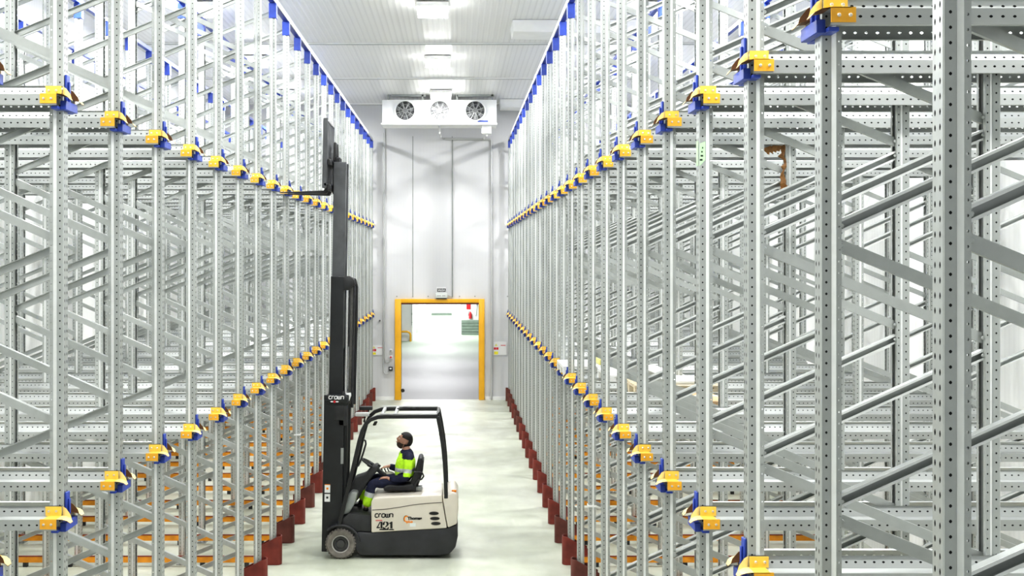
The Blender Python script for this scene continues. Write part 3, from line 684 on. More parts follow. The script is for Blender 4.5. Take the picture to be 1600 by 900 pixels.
for s in (-1, 1):
    b = MB(); b.lathe([(0.0001, -0.011), (0.008, -0.008), (0.011, 0), (0.008, 0.008), (0.0001, 0.011)], hp(-0.081, s*0.030, 0.010), 'y', 12); link('eye', b.mesh('eye', M['eye'], smooth=True), pr)
    b = MB(); b.lathe([(0.0001, -0.005), (0.005, 0), (0.0001, 0.005)], hp(-0.0905, s*0.031, 0.012), 'y', 8); link('iris', b.mesh('iris', M['hair'], smooth=True), pr)
    b = MB(); b.tube([hp(-0.100, s*0.014, 0.030), hp(-0.097, s*0.030, 0.034), hp(-0.084, s*0.046, 0.029)], 0.0042, 6); link('eyebrow', b.mesh('eyebrow', M['hair'], smooth=True), pr)
b = MB(); b.tube([hp(-0.095, -0.020, -0.059), hp(-0.104, 0, -0.058), hp(-0.095, 0.020, -0.059)], 0.0045, 6); link('lips', b.mesh('lips', M['lip'], smooth=True), pr)

# ---------------------------------------------------------------- pallet racks
YK = [4.13 + 1.371 * k for k in range(26)]
XRk, XLk = 1.62, -2.60
POST_H, FD, D2 = 7.9, 1.28, 2.75        # height, depth of one frame, start of the inner frame
ZT = (2.64, 5.36)                       # shelf level of the two rail tiers
NZ = int(POST_H / 0.05)

def post_mesh():
    b = MB()
    for s in (-1, 1):
        b.strip((-0.045, 0 if s > 0 else -0.043, 0), (0, 1, 0), (0, 0, 1), 0.043, NZ, 0.05, 0.0065, 0.012)
        b.quad((-0.045, s*0.043, 0), (-0.040, s*0.048, 0), (-0.040, s*0.048, POST_H), (-0.045, s*0.043, POST_H))
        b.strip((-0.040, s*0.048, 0.02), (1, 0, 0), (0, 0, 1), 0.038, NZ-1, 0.05, 0.0055, 0.0062)
        b.quad((-0.040, s*0.048, 0), (-0.002, s*0.048, 0), (-0.002, s*0.048, 0.02), (-0.040, s*0.048, 0.02))
        b.quad((-0.002, s*0.048, 0), (0.0, s*0.046, 0), (0.0, s*0.046, POST_H), (-0.002, s*0.048, POST_H))
        b.slot = 2; b.quad((0.0, s*0.046, 0), (0.018, s*0.060, 0), (0.018, s*0.060, POST_H), (0.0, s*0.046, POST_H)); b.slot = 0  # ridge highlight painted in with the lighter steel
        b.quad((0.018, s*0.060, 0), (0.020, s*0.059, 0), (0.020, s*0.059, POST_H), (0.018, s*0.060, POST_H))
        b.strip((0.020, s*0.059, 0.01), (1, 0, 0), (0, 0, 1), 0.022, NZ-1, 0.05, 0.0042, 0.0052)
        b.quad((0.020, s*0.059, 0), (0.042, s*0.059, 0), (0.042, s*0.059, 0.01), (0.020, s*0.059, 0.01))
        b.quad((0.042, s*0.059, 0), (0.042, s*0.030, 0), (0.042, s*0.030, POST_H), (0.042, s*0.059, POST_H))
    b.slot = 1; b.box(-0.0415, -0.003, -0.0445, 0.0445, 0.001, POST_H-0.001)  # near-black liner: shade inside the post painted behind the holes
    return b.mesh('post', [M['galv'], M['inside'], M['galv_glint']])
ME_POST = post_mesh()

def brace_mesh(name, dz, opening):
    """cold-formed C brace spanning the frame, rising by dz; opening = -1 shows the channel to -y"""
    b = MB(); x0, x1 = 0.030, FD-0.030
    t = Vector((x1-x0, 0, dz)); L = t.length; t.normalize(); n = Vector((-t.z, 0, t.x)); w, d, th = 0.027, (0.044 if opening < 0 else 0.030), 0.004
    A = Vector((x0, 0, 0)); B_ = Vector((x1, 0, dz))
    yw = 0.017 if opening < 0 else -0.017           # where the web sits
    s = 1 if opening < 0 else -1
    def slab(a0, a1, y0, y1):
        vs = []
        for p in (A, B_):
            for a, y in ((a0, y0), (a1, y0), (a1, y1), (a0, y1)): vs.append(p + n*a + Vector((0, y, 0)))
        b.add(vs, [(0,1,2,3), (7,6,5,4), (0,4,5,1), (1,5,6,2), (2,6,7,3), (3,7,4,0)])
    y0, y1 = sorted((yw, yw - s*th)); slab(-w, w, y0, y1)
    y0, y1 = sorted((yw - s*th, yw - s*d)); slab(w-th, w, y0, y1); slab(-w, -w+th, y0, y1)
    if opening < 0:
        b.slot = 1  # lip edges get the painted highlight too
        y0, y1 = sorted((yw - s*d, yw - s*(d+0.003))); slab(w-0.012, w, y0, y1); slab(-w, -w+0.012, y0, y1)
    b.slot = 0
    # bolt heads at both ends
    for p in (A + t*0.02, B_ - t*0.02):
        b.lathe([(0.0001, -0.047), (0.008, -0.047), (0.010, -0.043), (0.010, -0.040)], p, 'y', 8)
    return b.mesh(name, [M['galv'], M['galv_glint']])
ME_UP = brace_mesh('brace', 0.545, -1)       # front node rising to the back post
ME_DN = brace_mesh('brace', -0.50, 1)        # front node falling to the back post

def bracket_mesh():
    b = MB()
    b.box(-0.085, -0.0465, -0.125, 0.125, -0.092, -0.034)
    b.box(-0.062, -0.0465, -0.034, 0.034, -0.034, 0.145)
    b.box(-0.075, -0.0625, -0.012, 0.012, -0.034, 0.10)
    for s in (-1, 1): b.box(-0.0465, 0.0, *sorted((s*0.058, s*0.165)), -0.092, -0.073)
    return b.mesh('rail_bracket', M['blue'], bevel=0.003, seg=1)
ME_BRK = bracket_mesh()
def cap_mesh():
    b = MB(); b.box(-0.056, 0.050, -0.062, 0.062, POST_H-0.20, POST_H+0.015); return b.mesh('post_cap', M['blue'], bevel=0.004, seg=1)
ME_CAP = cap_mesh()
def foot_mesh():
    b = MB(); b.box(-0.07, 0.075, -0.085, 0.085, 0.0, 0.010)
    for s in (-1, 1): b.lathe([(0.012, 0.010), (0.012, 0.035), (0.0001, 0.038)], (0.058, s*0.062, 0), 'z', 6)
    return b.mesh('foot_plate', M['galv_dark'])
ME_FOOT = foot_mesh()
def shoe_mesh(m_):
    """bent steel guard: round nose to the aisle, flanks cut down towards the back"""
    b = MB(); hw, n = 0.098, 10
    pl = [(0.235, -hw)] + [(-0.075 - 0.055*math.cos(a), hw*math.sin(a)) for a in [(-PI/2 + PI*i/n) for i in range(n+1)]] + [(0.235, hw)]
    def top(x): return 0.40 if x < 0.02 else 0.40 - (x-0.02)/0.215*0.17
    th = 0.012; m = len(pl); inner = []
    for i, (x, y) in enumerate(pl):
        c = Vector((-0.03, 0)); v = Vector((x, y))
        if i in (0, m-1): inner.append((x, y - math.copysign(th, y)))
        else: w = (c - v).normalized()*th; inner.append((x + w.x, y + w.y))
    vs = [(x, y, 0.004) for x, y in pl] + [(x, y, top(x)) for x, y in pl] + [(x, y, 0.004) for x, y in inner] + [(x, y, top(x)) for x, y in inner]
    fs = []
    for i in range(m-1):
        fs += [(i, i+1, m+i+1, m+i), (2*m+i+1, 2*m+i, 3*m+i, 3*m+i+1), (m+i, m+i+1, 3*m+i+1, 3*m+i)]
    fs += [(0, m, 3*m, 2*m), (m-1, 3*m-1, 4*m-1, 2*m-1)]
    b.add(vs, fs)
    for s in (-1, 1): b.box(0.09, 0.20, s*hw if s > 0 else -hw-0.05, hw+0.05 if s > 0 else -hw, 0.002, 0.014)
    return b.mesh('base_guard', m_, smooth=True)
ME_SHOE = [shoe_mesh(M['rust']), shoe_mesh(M['rust2'])]

FN = [0.82 + 1.195*i for i in range(6)]        # nodes on the front post
def make_upright(x, y, rz, label, group, front):
    r = root('rack_upright', (x, y, 0), label, 'rack upright', group, rz)
    link('post', ME_POST, r, (0, 0, 0.008)); link('post', ME_POST, r, (FD, 0, 0.008), PI)
    for z in FN:
        link('brace', ME_UP, r, (0, 0, z + 0.035)); link('brace', ME_DN, r, (0, 0, z - 0.035))
    link('brace', ME_DN, r, (0, 0, 7.79))
    link('foot_plate', ME_FOOT, r); link('foot_plate', ME_FOOT, r, (FD, 0, 0), PI)
    link('post_cap', ME_CAP, r, (0, 0, 0.008)); link('post_cap', ME_CAP, r, (FD, 0, 0.008), PI)
    if front:
        for z in ZT: link('rail_bracket', ME_BRK, r, (0, 0, z))
        link('base_guard', ME_SHOE[rshoe.choice((0, 0, 1))], r)
    return r

RL = D2 + FD + 0.05                             # rail runs past the last post
def rail_mesh(s, near):
    """s=-1: rail on the -y flank of an upright, s=+1 its mirror image"""
    b = MB(); n = int((RL + 0.045) / 0.05); x0 = -0.045; L = n*0.05
    yw, yf = s*0.090, s*0.193
    yt = s*0.066; tl = Vector((0, yt-yw, 0.062)); b.strip((x0, yw, 0.0), tl.normalized(), (1, 0, 0), tl.length, n, 0.05, 0.0062, 0.0085)
    b.strip((x0, yf, -0.070), (0, 0, 1), (1, 0, 0), 0.070, n, 0.05, 0.0062, 0.0085)
    b.quad((x0, yw, 0), (x0+L, yw, 0), (x0+L, yf, 0), (x0, yf, 0))
    b.quad((x0, yt, 0.062), (x0+L, yt, 0.062), (x0+L, yt+s*0.014, 0.067), (x0, yt+s*0.014, 0.067))
    b.quad((x0, yf, -0.070), (x0+L, yf, -0.070), (x0+L, yf-s*0.030, -0.070), (x0, yf-s*0.030, -0.070))
    if near:
        b.slot = 1  # near-black sheets paint the shade seen through the rail holes
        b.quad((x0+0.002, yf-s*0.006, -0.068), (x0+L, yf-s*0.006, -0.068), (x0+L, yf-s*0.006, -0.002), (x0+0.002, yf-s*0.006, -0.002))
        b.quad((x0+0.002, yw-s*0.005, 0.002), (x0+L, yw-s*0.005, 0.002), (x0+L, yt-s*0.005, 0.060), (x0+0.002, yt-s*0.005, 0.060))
    return b.mesh('pallet_rail', [M['galv_rail'], M['inside']])
def stop_mesh(s):
    b = MB(); t = 0.005; a = -0.045
    def yb(y0, y1): return (min(y0, y1), max(y0, y1))
    y0, y1 = yb(s*0.088, s*(0.088+t)); b.slot = 2; b.box(a, 0.058, y0, y1, 0.004, 0.064); b.slot = 0
    y0, y1 = yb(s*0.194, s*(0.194+t)); b.box(a, 0.060, y0, y1, -0.060, 0.004)
    y0, y1 = yb(s*0.085, s*0.199); b.slot = 2; b.box(a, 0.040, y0, y1, 0.001, 0.005)
    b.slot = 1
    for yy, zz in ((s*0.093, 0.034), (s*0.199, -0.030)):
        for xx in (-0.012, 0.036):
            b.lathe([(0.0085, 0), (0.0085, s*0.005), (0.006, s*0.008), (0.0001, s*0.009)], (xx, yy, zz), 'y', 8)
    return b.mesh('end_stop', [M['orange'], M['bolt'], M['orange_top']])
def guide_mesh(s):
    b = MB(); pts = [(-0.045, 0.004, 0.067, 0.196), (-0.078, 0.000, 0.072, 0.190), (-0.105, -0.012, 0.082, 0.172), (-0.120, -0.031, 0.095, 0.150)]
    th = 0.004
    for (xa, za, a0, a1), (xb, zb, b0, b1) in zip(pts, pts[1:]):
        b.slot = 0; b.quad((xa, s*a0, za), (xb, s*b0, zb), (xb, s*b1, zb), (xa, s*a1, za))  # ramp top paled as if strongly lit
        b.slot = 1; b.quad((xa, s*a0, za-th), (xa, s*a1, za-th), (xb, s*b1, zb-th), (xb, s*b0, zb-th))  # underside shade painted brown
    b.slot = 1; b.add([(-0.045, s*0.066, 0.064), (-0.045, s*0.066, 0.0), (-0.108, s*0.078, -0.014), (-0.100, s*0.078, 0.012), (-0.070, s*0.070, 0.050)], [(0, 1, 2, 3, 4)])  # inner cheek face, shade painted brown
    b.slot = 0; b.add([(-0.045, s*0.070, 0.064), (-0.045, s*0.070, 0.0), (-0.108, s*0.082, -0.014), (-0.100, s*0.082, 0.012), (-0.070, s*0.074, 0.050)], [(4, 3, 2, 1, 0)])
    return b.mesh('entry_guide', [M['cream_lit'], M['finish']])
ME_RAIL = {(s, n): rail_mesh(s, n) for s in (-1, 1) for n in (True, False)}; ME_STOP = {s: stop_mesh(s) for s in (-1, 1)}; ME_GUIDE = {s: guide_mesh(s) for s in (-1, 1)}

def floor_rail_mesh(s):
    b = MB(); x0, x1 = 0.16, RL; y = s*0.19
    def yb(a, c): return (min(a, c), max(a, c))
    a, c = yb(y, y - s*0.006); b.box(x0, x1, a, c, 0.062, 0.145)
    a, c = yb(y - s*0.006, y - s*0.06); b.box(x0, x1, a, c, 0.062, 0.068)
    b.slot = 1; a, c = yb(y + s*0.012, y - s*0.012); b.box(x0, x1, a, c, 0.145, 0.158)
    b.slot = 2
    x = x0 + 0.15
    while x < x1: a, c = yb(y + s*0.01, y - s*0.05); b.box(x, x+0.06, a, c, 0.0, 0.062); x += 0.62
    return b
ME_FR = floor_rail_mesh(-1).mesh('floor_rail', [M['orange_floor'], M['rust'], M['black_pl']])
ME_FR2 = floor_rail_mesh(1).mesh('floor_rail', [M['galv_dark'], M['galv'], M['black_pl']])

SIDES = {'fork': (XLk, PI, 'in the rack facing the fork tips', 'fork-tip rack'),
         'tail': (XRk, 0.0, 'in the rack behind the truck', 'tail-side rack')}
UPR = {}; rshoe = random.Random(2)
for side, (x, rz, where, short) in SIDES.items():
    for k, y in enumerate(YK):
        if side == 'fork' and k < 2: continue
        n = ordinal(26 - k); s = 1 if side == 'tail' else -1
        UPR[side, k] = make_upright(x, y, rz, 'galvanised upright with red foot guard, %s from door wall, %s' % (n, short),
                     'aisle-edge uprights, ' + short, True)
        if k >= (5 if side == 'tail' else 8):
            make_upright(x + s*D2, y, rz, 'galvanised inner upright near side wall, %s from door wall, %s' % (n, short),
                         'inner uprights, ' + short, False)
        for z, tier in zip(ZT, ('lower', 'upper')):
            for f, fl in ((-1, 'camera'), (1, 'door')):
                me = f if side == 'tail' else -f
                r = link('pallet_rail', ME_RAIL[me, f == -1], None, (x, y, z), rz)
                tag(r, '%s pallet rail on %s flank of %s upright from door wall, %s' % (tier, fl, n, short),
                    'pallet rail', '%s pallet rails, %s' % (tier, short))
                link('end_stop', ME_STOP[me], r); link('entry_guide', ME_GUIDE[me], r)
        r = link('floor_rail', ME_FR if side == 'tail' else ME_FR2, None, (x, y, 0), rz)
        # the orange rail is always the one on the camera flank
        r.data = ME_FR if side == 'tail' else ME_FR
        if side == 'fork': r.scale = (1, -1, 1)
        tag(r, 'orange floor rail on black feet beside %s upright from door wall, %s' % (n, short), 'floor rail', 'orange floor rails, ' + short)

# tie bars along the top of every row of posts
for side, (x, rz, where, short) in SIDES.items():
    s = 1 if side == 'tail' else -1
    for i, (dx, nm) in enumerate(((0, 'aisle edge'), (FD, 'back of the outer frames'), (D2, 'front of the inner frames'), (D2+FD, 'side wall edge'))):
        xx = x + s*dx; b = MB()
        b.box(xx-0.035, xx+0.035, YK[0 if side == 'tail' else 2]-0.06, YK[-1]+0.06, POST_H+0.024, POST_H+0.085)
        if i == 0:
            b.slot = 1; e = xx - s*0.037; b.box(min(e, e - s*0.012), max(e, e - s*0.012), YK[0]-0.06, YK[-1]+0.06, POST_H+0.03, POST_H+0.105)
        o = link('tie_bar', b.mesh('tie_bar', [M['blue_dark'] if i == 0 else M['blue'], M['white']]))
        tag(o, 'blue tie bar along the post tops, %s, %s' % (nm, short), 'tie bar', 'top tie bars')

# stickers and tags on posts
b = MB(); rng = random.Random(3)
b.plate_x((0, 0, 0), 0.07, 0.16)
me = b.mesh('green_sticker', M['green_tag']); me.transform(Matrix.Rotation(-PI/2, 4, 'Z'))
q = MB(); q.add([(0.006, -0.0500, -0.085), (0.043, -0.0500, -0.045), (0.043, -0.0500, 0.075), (0.006, -0.0500, 0.060)], [(0, 1, 2, 3)])
bm = bmesh.new(); bm.from_mesh(me); bm.from_mesh(q.mesh('t', M['green_tag'])); bm.to_mesh(me); bm.free()
o = link('green_sticker', me, UPR['tail', 3], (-0.047, 0.0, wz(240, YK[3])))
b = MB()
for i in range(4):
    zz = -0.05 + 0.026*i; b.box(0.008 + 0.005*i, 0.026 + 0.004*(i % 2), -0.0515, -0.0505, zz, zz+0.011)
link('sticker_mark', b.mesh('sticker_mark', M['black_text']), o, (-0.0012, 0, 0))
b = MB(); b.box(-0.002, 0, -0.05, 0.05, -0.055, 0.055)
o = link('number_tag', b.mesh('number_tag', M['sign']), UPR['fork', 12], (-0.0475, 0, wz(355, YK[12])))
b = MB()
for yy in (-0.022, 0.012): b.box(-0.001, 0, yy, yy+0.014, -0.032, 0.032)
link('tag_numeral', b.mesh('tag_numeral', M['black_text']), o, (-0.0025, 0, 0))
b = MB(); rng = random.Random(5)
for i in range(7):
    zz = 0.10 - i*0.045; xo = rng.uniform(-0.03, 0.03)
    b.add([(0.02+xo, -0.060, zz), (0.09+xo, -0.075, zz+0.03), (0.085+xo*0.3, -0.066, zz-0.03), (0.02+xo*0.4, -0.062, zz-0.045)], [(0, 1, 2, 3)])
link('wrap_scrap', b.mesh('wrap_scrap', M['plastic_white']), UPR['fork', 6], (FD-0.1, 0.12, wz(310, YK[6]-0.1)))

for key, zz in ((('fork', 12), 1.44), (('tail', 8), 1.35)):
    b = MB(); b.box(-0.050, 0.047, -0.064, 0.064, zz, zz+0.022); b.box(-0.054, -0.050, -0.03, 0.05, zz-0.004, zz+0.026); link('cable_tie', b.mesh('cable_tie', M['plastic_white']), UPR[key])
# torn cardboard caught on the fourth tail-side frame
b = MB(); rng = random.Random(11); yy = YK[5]-0.075; xx = XRk + FD - 0.07; prev = None
for i in range(15):
    z = 5.285 - i*0.030; w = 0.010 + 0.032*rng.random(); xo = xx + rng.uniform(-0.025, 0.02); dy = rng.uniform(-0.02, 0.02)
    row = [(xo - w, yy + dy, z), (xo, yy - 0.03 + dy, z + 0.01), (xo + w*0.7, yy + dy*0.5, z)]
    if prev: b.add(prev + row, [(0, 1, 4, 3), (1, 2, 5, 4)])
    prev = row
for i in range(4):
    x0 = xx - 0.10 - 0.03*i; b.add([(x0, yy-0.01, 5.29-0.01*i), (x0+0.07, yy-0.04, 5.285), (x0+0.06, yy-0.02, 5.235-0.01*i), (x0+0.01, yy, 5.25)], [(0, 1, 2, 3)])
tcard = tag(link('torn_cardboard', b.mesh('torn_cardboard', M['card'])), 'torn brown cardboard strip hanging from a back post under the upper rails', 'cardboard')
b = MB(); zc = wz(303, YK[6]); xc = wx(1224, YK[6]-0.16)
b.add([(xc-0.04, YK[6]-0.2, zc), (xc, YK[6]-0.21, zc+0.05), (xc+0.045, YK[6]-0.2, zc+0.01), (xc+0.01, YK[6]-0.19, zc-0.045)], [(0, 1, 2, 3)])
link('paper_scrap', b.mesh('paper_scrap', M['plastic_lime']), tcard)

# ---------------------------------------------------------------- pallets and goods on the lower tier
def pallet(x0, x1, y0, y1, z, m, label, tilt=0.0):
    r = root('pallet', ((x0+x1)/2, (y0+y1)/2, z), label, 'pallet', 'pallets on the lower tier')
    b = MB(); L = x1-x0; n = 7; hx = L/2; hy = (y1-y0)/2
    for i in range(n):
        yy = -hy + (2*hy-0.11)*i/(n-1); b.box(-hx, hx, yy, yy+0.11, 0.118, 0.140)
    for xx in (-hx, -0.05, hx-0.1): b.box(xx, xx+0.1, -hy, hy, 0.098, 0.118)
    link('deck', b.mesh('deck', m, bevel=0.003, seg=1), r)
    b = MB(); b.box(-0.06, 0.06, -0.06, 0.06, 0.02, 0.098); mb = b.mesh('block', m)
    for xx in (-hx+0.06, 0, hx-0.06):
        for yy in (-hy+0.06, 0, hy-0.06): link('block', mb, r, (xx, yy, 0))
    b = MB(); b.box(-hx, hx, -0.05, 0.05, 0.001, 0.02); mr = b.mesh('runner', m)
    for yy in (-hy+0.05, 0, hy-0.05): link('runner', mr, r, (0, yy, 0))
    r.rotation_euler = (0, tilt, 0); return r
zs = ZT[0] + 0.006
pallet(1.52, 2.62, YK[10]+0.105, YK[11]-0.105, zs, M['plastic_white'], 'white plastic pallet jutting towards the aisle from the lower tier')
pallet(1.98, 3.00, YK[9]+0.105, YK[10]-0.105, zs, M['plastic_white'], 'white pallet set back one lane nearer than the jutting pallet')
pallet(2.15, 3.20, YK[8]+0.105, YK[9]-0.105, zs, M['wood'], 'pale wooden pallet carrying a flat white sheet on the lower tier')
def carton(x0, x1, y0, y1, z0, z1, m, label, cat='box'):
    b = MB(); b.box(x0, x1, y0, y1, z0, z1); o = link('carton' if cat == 'box' else 'crate', b.mesh('carton', m, bevel=0.006, seg=1)); tag(o, label, cat)
    o2 = MB(); o2.box(x0+0.0, x1, (y0+y1)/2-0.03, (y0+y1)/2+0.03, z1, z1+0.002)
    o3 = link('tape', o2.mesh('tape', M['plastic_white']), o); return o
carton(2.05, 2.30, YK[10]+0.30, YK[10]+0.75, zs+0.142, zs+0.22, M['plastic_lime'], 'flat yellow crate lying on the jutting white pallet', 'crate')
carton(2.30, 2.75, YK[9]+0.25, YK[9]+0.95, zs+0.142, zs+0.20, M['plastic_white'], 'flat white carton lying on the set back white pallet')
carton(2.50, 3.05, YK[8]+0.25, YK[8]+1.0, zs+0.142, zs+0.18, M['plastic_white'], 'thin white sheet carton lying on the pale wooden pallet')
carton(2.72, 2.98, YK[7]+0.12, YK[8]-0.12, zs-0.005, zs+0.10, M['card_light'], 'small brown carton bridging the lower rails, lane before the wooden pallet')

# ---------------------------------------------------------------- ceiling lights
def make_light(x, y, power, label):
    r = root('ceiling_light', (x, y, ZC-0.14), label, 'ceiling light', 'ceiling lights')
    b = MB(); b.box(-0.30, 0.30, -0.24, 0.24, 0.03, 0.12); b.box(-0.015, 0.015, -0.015, 0.015, 0.12, 0.139)
    link('housing', b.mesh('housing', M['white'], bevel=0.008, seg=1), r)
    b = MB(); b.box(-0.28, 0.28, -0.22, 0.22, -0.10, 0.03); link('lens', b.mesh('lens', M['lamp'], bevel=0.01, seg=1), r)
    l = bpy.data.lights.new('lamp_glow', 'AREA'); l.shape = 'RECTANGLE'; l.size = 0.56; l.size_y = 0.44; l.energy = power; l.color = (1, 0.995, 0.98)
    lo = bpy.data.objects.new('lamp_glow', l); COL.objects.link(lo); lo.parent = r; lo.location = (0, 0, -0.112)
LAMP = 98
for i_row, (x, nm) in enumerate(((-0.44, 'over the aisle'), (-4.7, 'over the fork-tip rack'), (3.75, 'over the tail-side rack'))):
    for i, y in enumerate((35.3, 29.4, 23.3, 17.3, 11.3, 5.3)):
        make_light(x, y, LAMP if i_row == 0 else LAMP*2.3, 'bright square ceiling light %s, %s from the door wall' % (nm, ordinal(i+1)))

# ---------------------------------------------------------------- evaporator cooler on the ceiling by the back wall
EY = 36.2
ev = root('cooling_unit', (-0.5, EY+0.5, 8.2), 'long white evaporator cooler with three fans under the ceiling', 'cooling unit')
x0, x1, z0, z1 = wx(597, EY), wx(776, EY), wz(192, EY), wz(156, EY)
b = MB(); b.box(x0, x1, EY, EY+1.0, z0, z1); part('casing', b, M['white'], ev, bevel=0.015)
b = MB(); b.box(x0-0.03, x1+0.02, EY-0.03, EY+1.02, z0-0.05, z0); part('drip_tray', b, M['white'], ev, bevel=0.01)
for px in (633, 687, 742.5):
    c = Vector((wx(px, EY), EY, wz(173, EY))); R = 0.275
    b = MB(); b.lathe([(R+0.03, 0), (R+0.03, -0.05), (R, -0.06), (R-0.01, -0.01)], c, 'y', 32); ring = part('fan_ring', b, M['white'], ev, smooth=True)
    b = MB(); b.disc(c + Vector((0, -0.006, 0)), R, n=32); part('fan_back', b, M['fan_dark'], ev)
    b = MB()
    for k in range(7):
        a = 2*PI*k/7; ca, sa = math.cos(a), math.sin(a); ca2, sa2 = math.cos(a+0.42), math.sin(a+0.42)
        b.add([c + Vector((0.07*ca, -0.012, 0.07*sa)), c + Vector((0.25*ca, -0.012, 0.25*sa)), c + Vector((0.25*ca2, -0.030, 0.25*sa2)), c + Vector((0.07*ca2, -0.030, 0.07*sa2))], [(0, 1, 2, 3)])
    b.lathe([(0.075, -0.008), (0.075, -0.034), (0.0001, -0.036)], c, 'y', 16)
    part('fan_blades', b, M['fan_grey'], ev)
    b = MB()
    for k in range(8):
        a = 2*PI*k/8 + 0.3; b.tube([c + Vector((0.07*math.cos(a), -0.055, 0.07*math.sin(a))), c + Vector((R*math.cos(a), -0.055, R*math.sin(a)))], 0.006, 5, (0, 1, 0))
    for rr in (0.07, 0.17, 0.27):
        b.tube([c + Vector((rr*math.cos(2*PI*i/28), -0.055, rr*math.sin(2*PI*i/28))) for i in range(28)], 0.0035, 4, (0, 1, 0), closed=True)
    part('fan_guard', b, M['galv'], ev)
b = MB()
for px in (607, 660, 714, 769): b.box(wx(px, EY)-0.025, wx(px, EY)+0.025, EY+0.02, EY+0.08, z1, ZC-0.001)
b.box(wx(612, EY), wx(665, EY), EY+0.02, EY+0.08, ZC-0.06, ZC-0.001); b.box(wx(714, EY), wx(772, EY), EY+0.02, EY+0.08, ZC-0.06, ZC-0.001)
part('hanger', b, M['galv_dark'], ev)
b = MB(); b.plate_x((wx(754.5, EY), EY-0.003, wz(189.5, EY)), 0.30, 0.045); part('name_strip', b, M['blue'], ev)
b = MB(); b.box(wx(753, EY), wx(768, EY), EY+0.1, EY+0.4, z0-0.29, z0-0.05); part('valve_box', b, M['white'], ev, bevel=0.01)
b = MB(); b.tube([P(687, 195, EY+0.3), P(687, 208, EY+0.3), P(689, 213, EY+0.4), (wx(693, YB-0.06), YB-0.06, wz(217, YB)), (wx(766, YB-0.06), YB-0.06, wz(218, YB)), (wx(768, YB-0.06), YB-0.06, wz(221, YB)), (wx(768, YB-0.06), YB-0.06, 0.02)], 0.032, 8, (0.3, 1, 0))
part('drain_pipe', b, M['pipe'], ev, smooth=True)
b = MB(); b.tube([P(761, 207, EY+0.3), P(760, 212, EY+0.3), P(757, 216, EY+0.4), (wx(757, YB-0.10), YB-0.10, wz(216, YB))], 0.035, 8, (0, 1, 0))
part('drain_elbow', b, M['pipe_white'], ev, smooth=True)
b = MB(); xx = wx(601, YB); b.tube([(xx, YB-0.05, 8.6), (xx, YB-0.05, wz(560, YB)), (xx+0.03, YB-0.05, wz(566, YB)), (wx(607, YB), YB-0.05, wz(566, YB)), (wx(610, YB), YB-0.05, wz(562, YB))], 0.020, 8, (0, 1, 0))
conduit_a = b.mesh('conduit', M['pipe'], smooth=True)
b = MB(); xx = wx(599.3, YB); b.tube([(xx, YB-0.045, 8.2), (xx, YB-0.045, wz(580, YB)), (xx+0.04, YB-0.045, wz(584, YB)), (wx(606, YB), YB-0.045, wz(584, YB)), (wx(609, YB), YB-0.045, wz(580, YB))], 0.016, 8, (0, 1, 0))
conduit_b = b.mesh('conduit', M['pipe'], smooth=True)
for yy, xa, lab in ((24.9, 1.10, 'flat white ceiling box above the aisle edge of tail-side rack'), (37.2, 1.28, 'flat white ceiling box beside the end of the cooler')):
    b = MB(); b.prism([(xa, ZC-0.001), (xa+0.02, ZC-0.24), (xa+3.2, ZC-0.30), (xa+3.2, ZC-0.001)], yy, yy+0.9)
    tag(link('ceiling_box', b.mesh('ceiling_box', M['white'], bevel=0.02)), lab, 'ceiling box')

# ---------------------------------------------------------------- back wall fittings
def sign(px0, px1, py0, py1, label, flip):
    c = ((wx(px0, YB)+wx(px1, YB))/2, YB-0.012, (wz(py0, YB)+wz(py1, YB))/2); w, h = wx(px1, YB)-wx(px0, YB), wz(py0, YB)-wz(py1, YB)
    r = root('safety_sign', c, label, 'sign', 'safety signs')
    b = MB(); b.box(c[0]-w/2, c[0]+w/2, YB-0.024, YB-0.001, c[2]-h/2, c[2]+h/2); part('board', b, M['sign'], r, bevel=0.004, seg=1)
    y = YB-0.026; lx = c[0]-w*0.30
    b = MB(); b.add([(lx-0.05, y, c[2]+h*0.18), (lx+0.05, y, c[2]+h*0.18), (lx, y, c[2]+h*0.38)], [(0, 1, 2)]); part('yellow_triangle', b, M['plastic_lime'], r)
    b = MB(); b.box(lx-0.07, lx-0.005, y, y+0.002, c[2]-0.035, c[2]+0.035); b.box(lx+0.005, lx+0.07, y, y+0.002, c[2]-0.035, c[2]+0.035); part('red_symbol', b, M['red'], r)
    b = MB(); b.box(lx-0.06, lx+0.06, y, y+0.002, c[2]-h*0.44, c[2]-h*0.22); part('yellow_symbol', b, M['yellow'], r)
    b = MB()
    for i in range(7): b.box(c[0]+0.02+i*0.021, c[0]+0.035+i*0.021, y, y+0.002, c[2]+h*0.20, c[2]+h*0.27)
    part('red_heading', b, M['red'], r)
sign(771, 792, 534, 555, 'white safety sign with symbols, on the cooler drain side of doorway', 1)
sign(581, 597.5, 539, 555, 'white safety sign with symbols, between conduit and the fork-tip rack', 0)

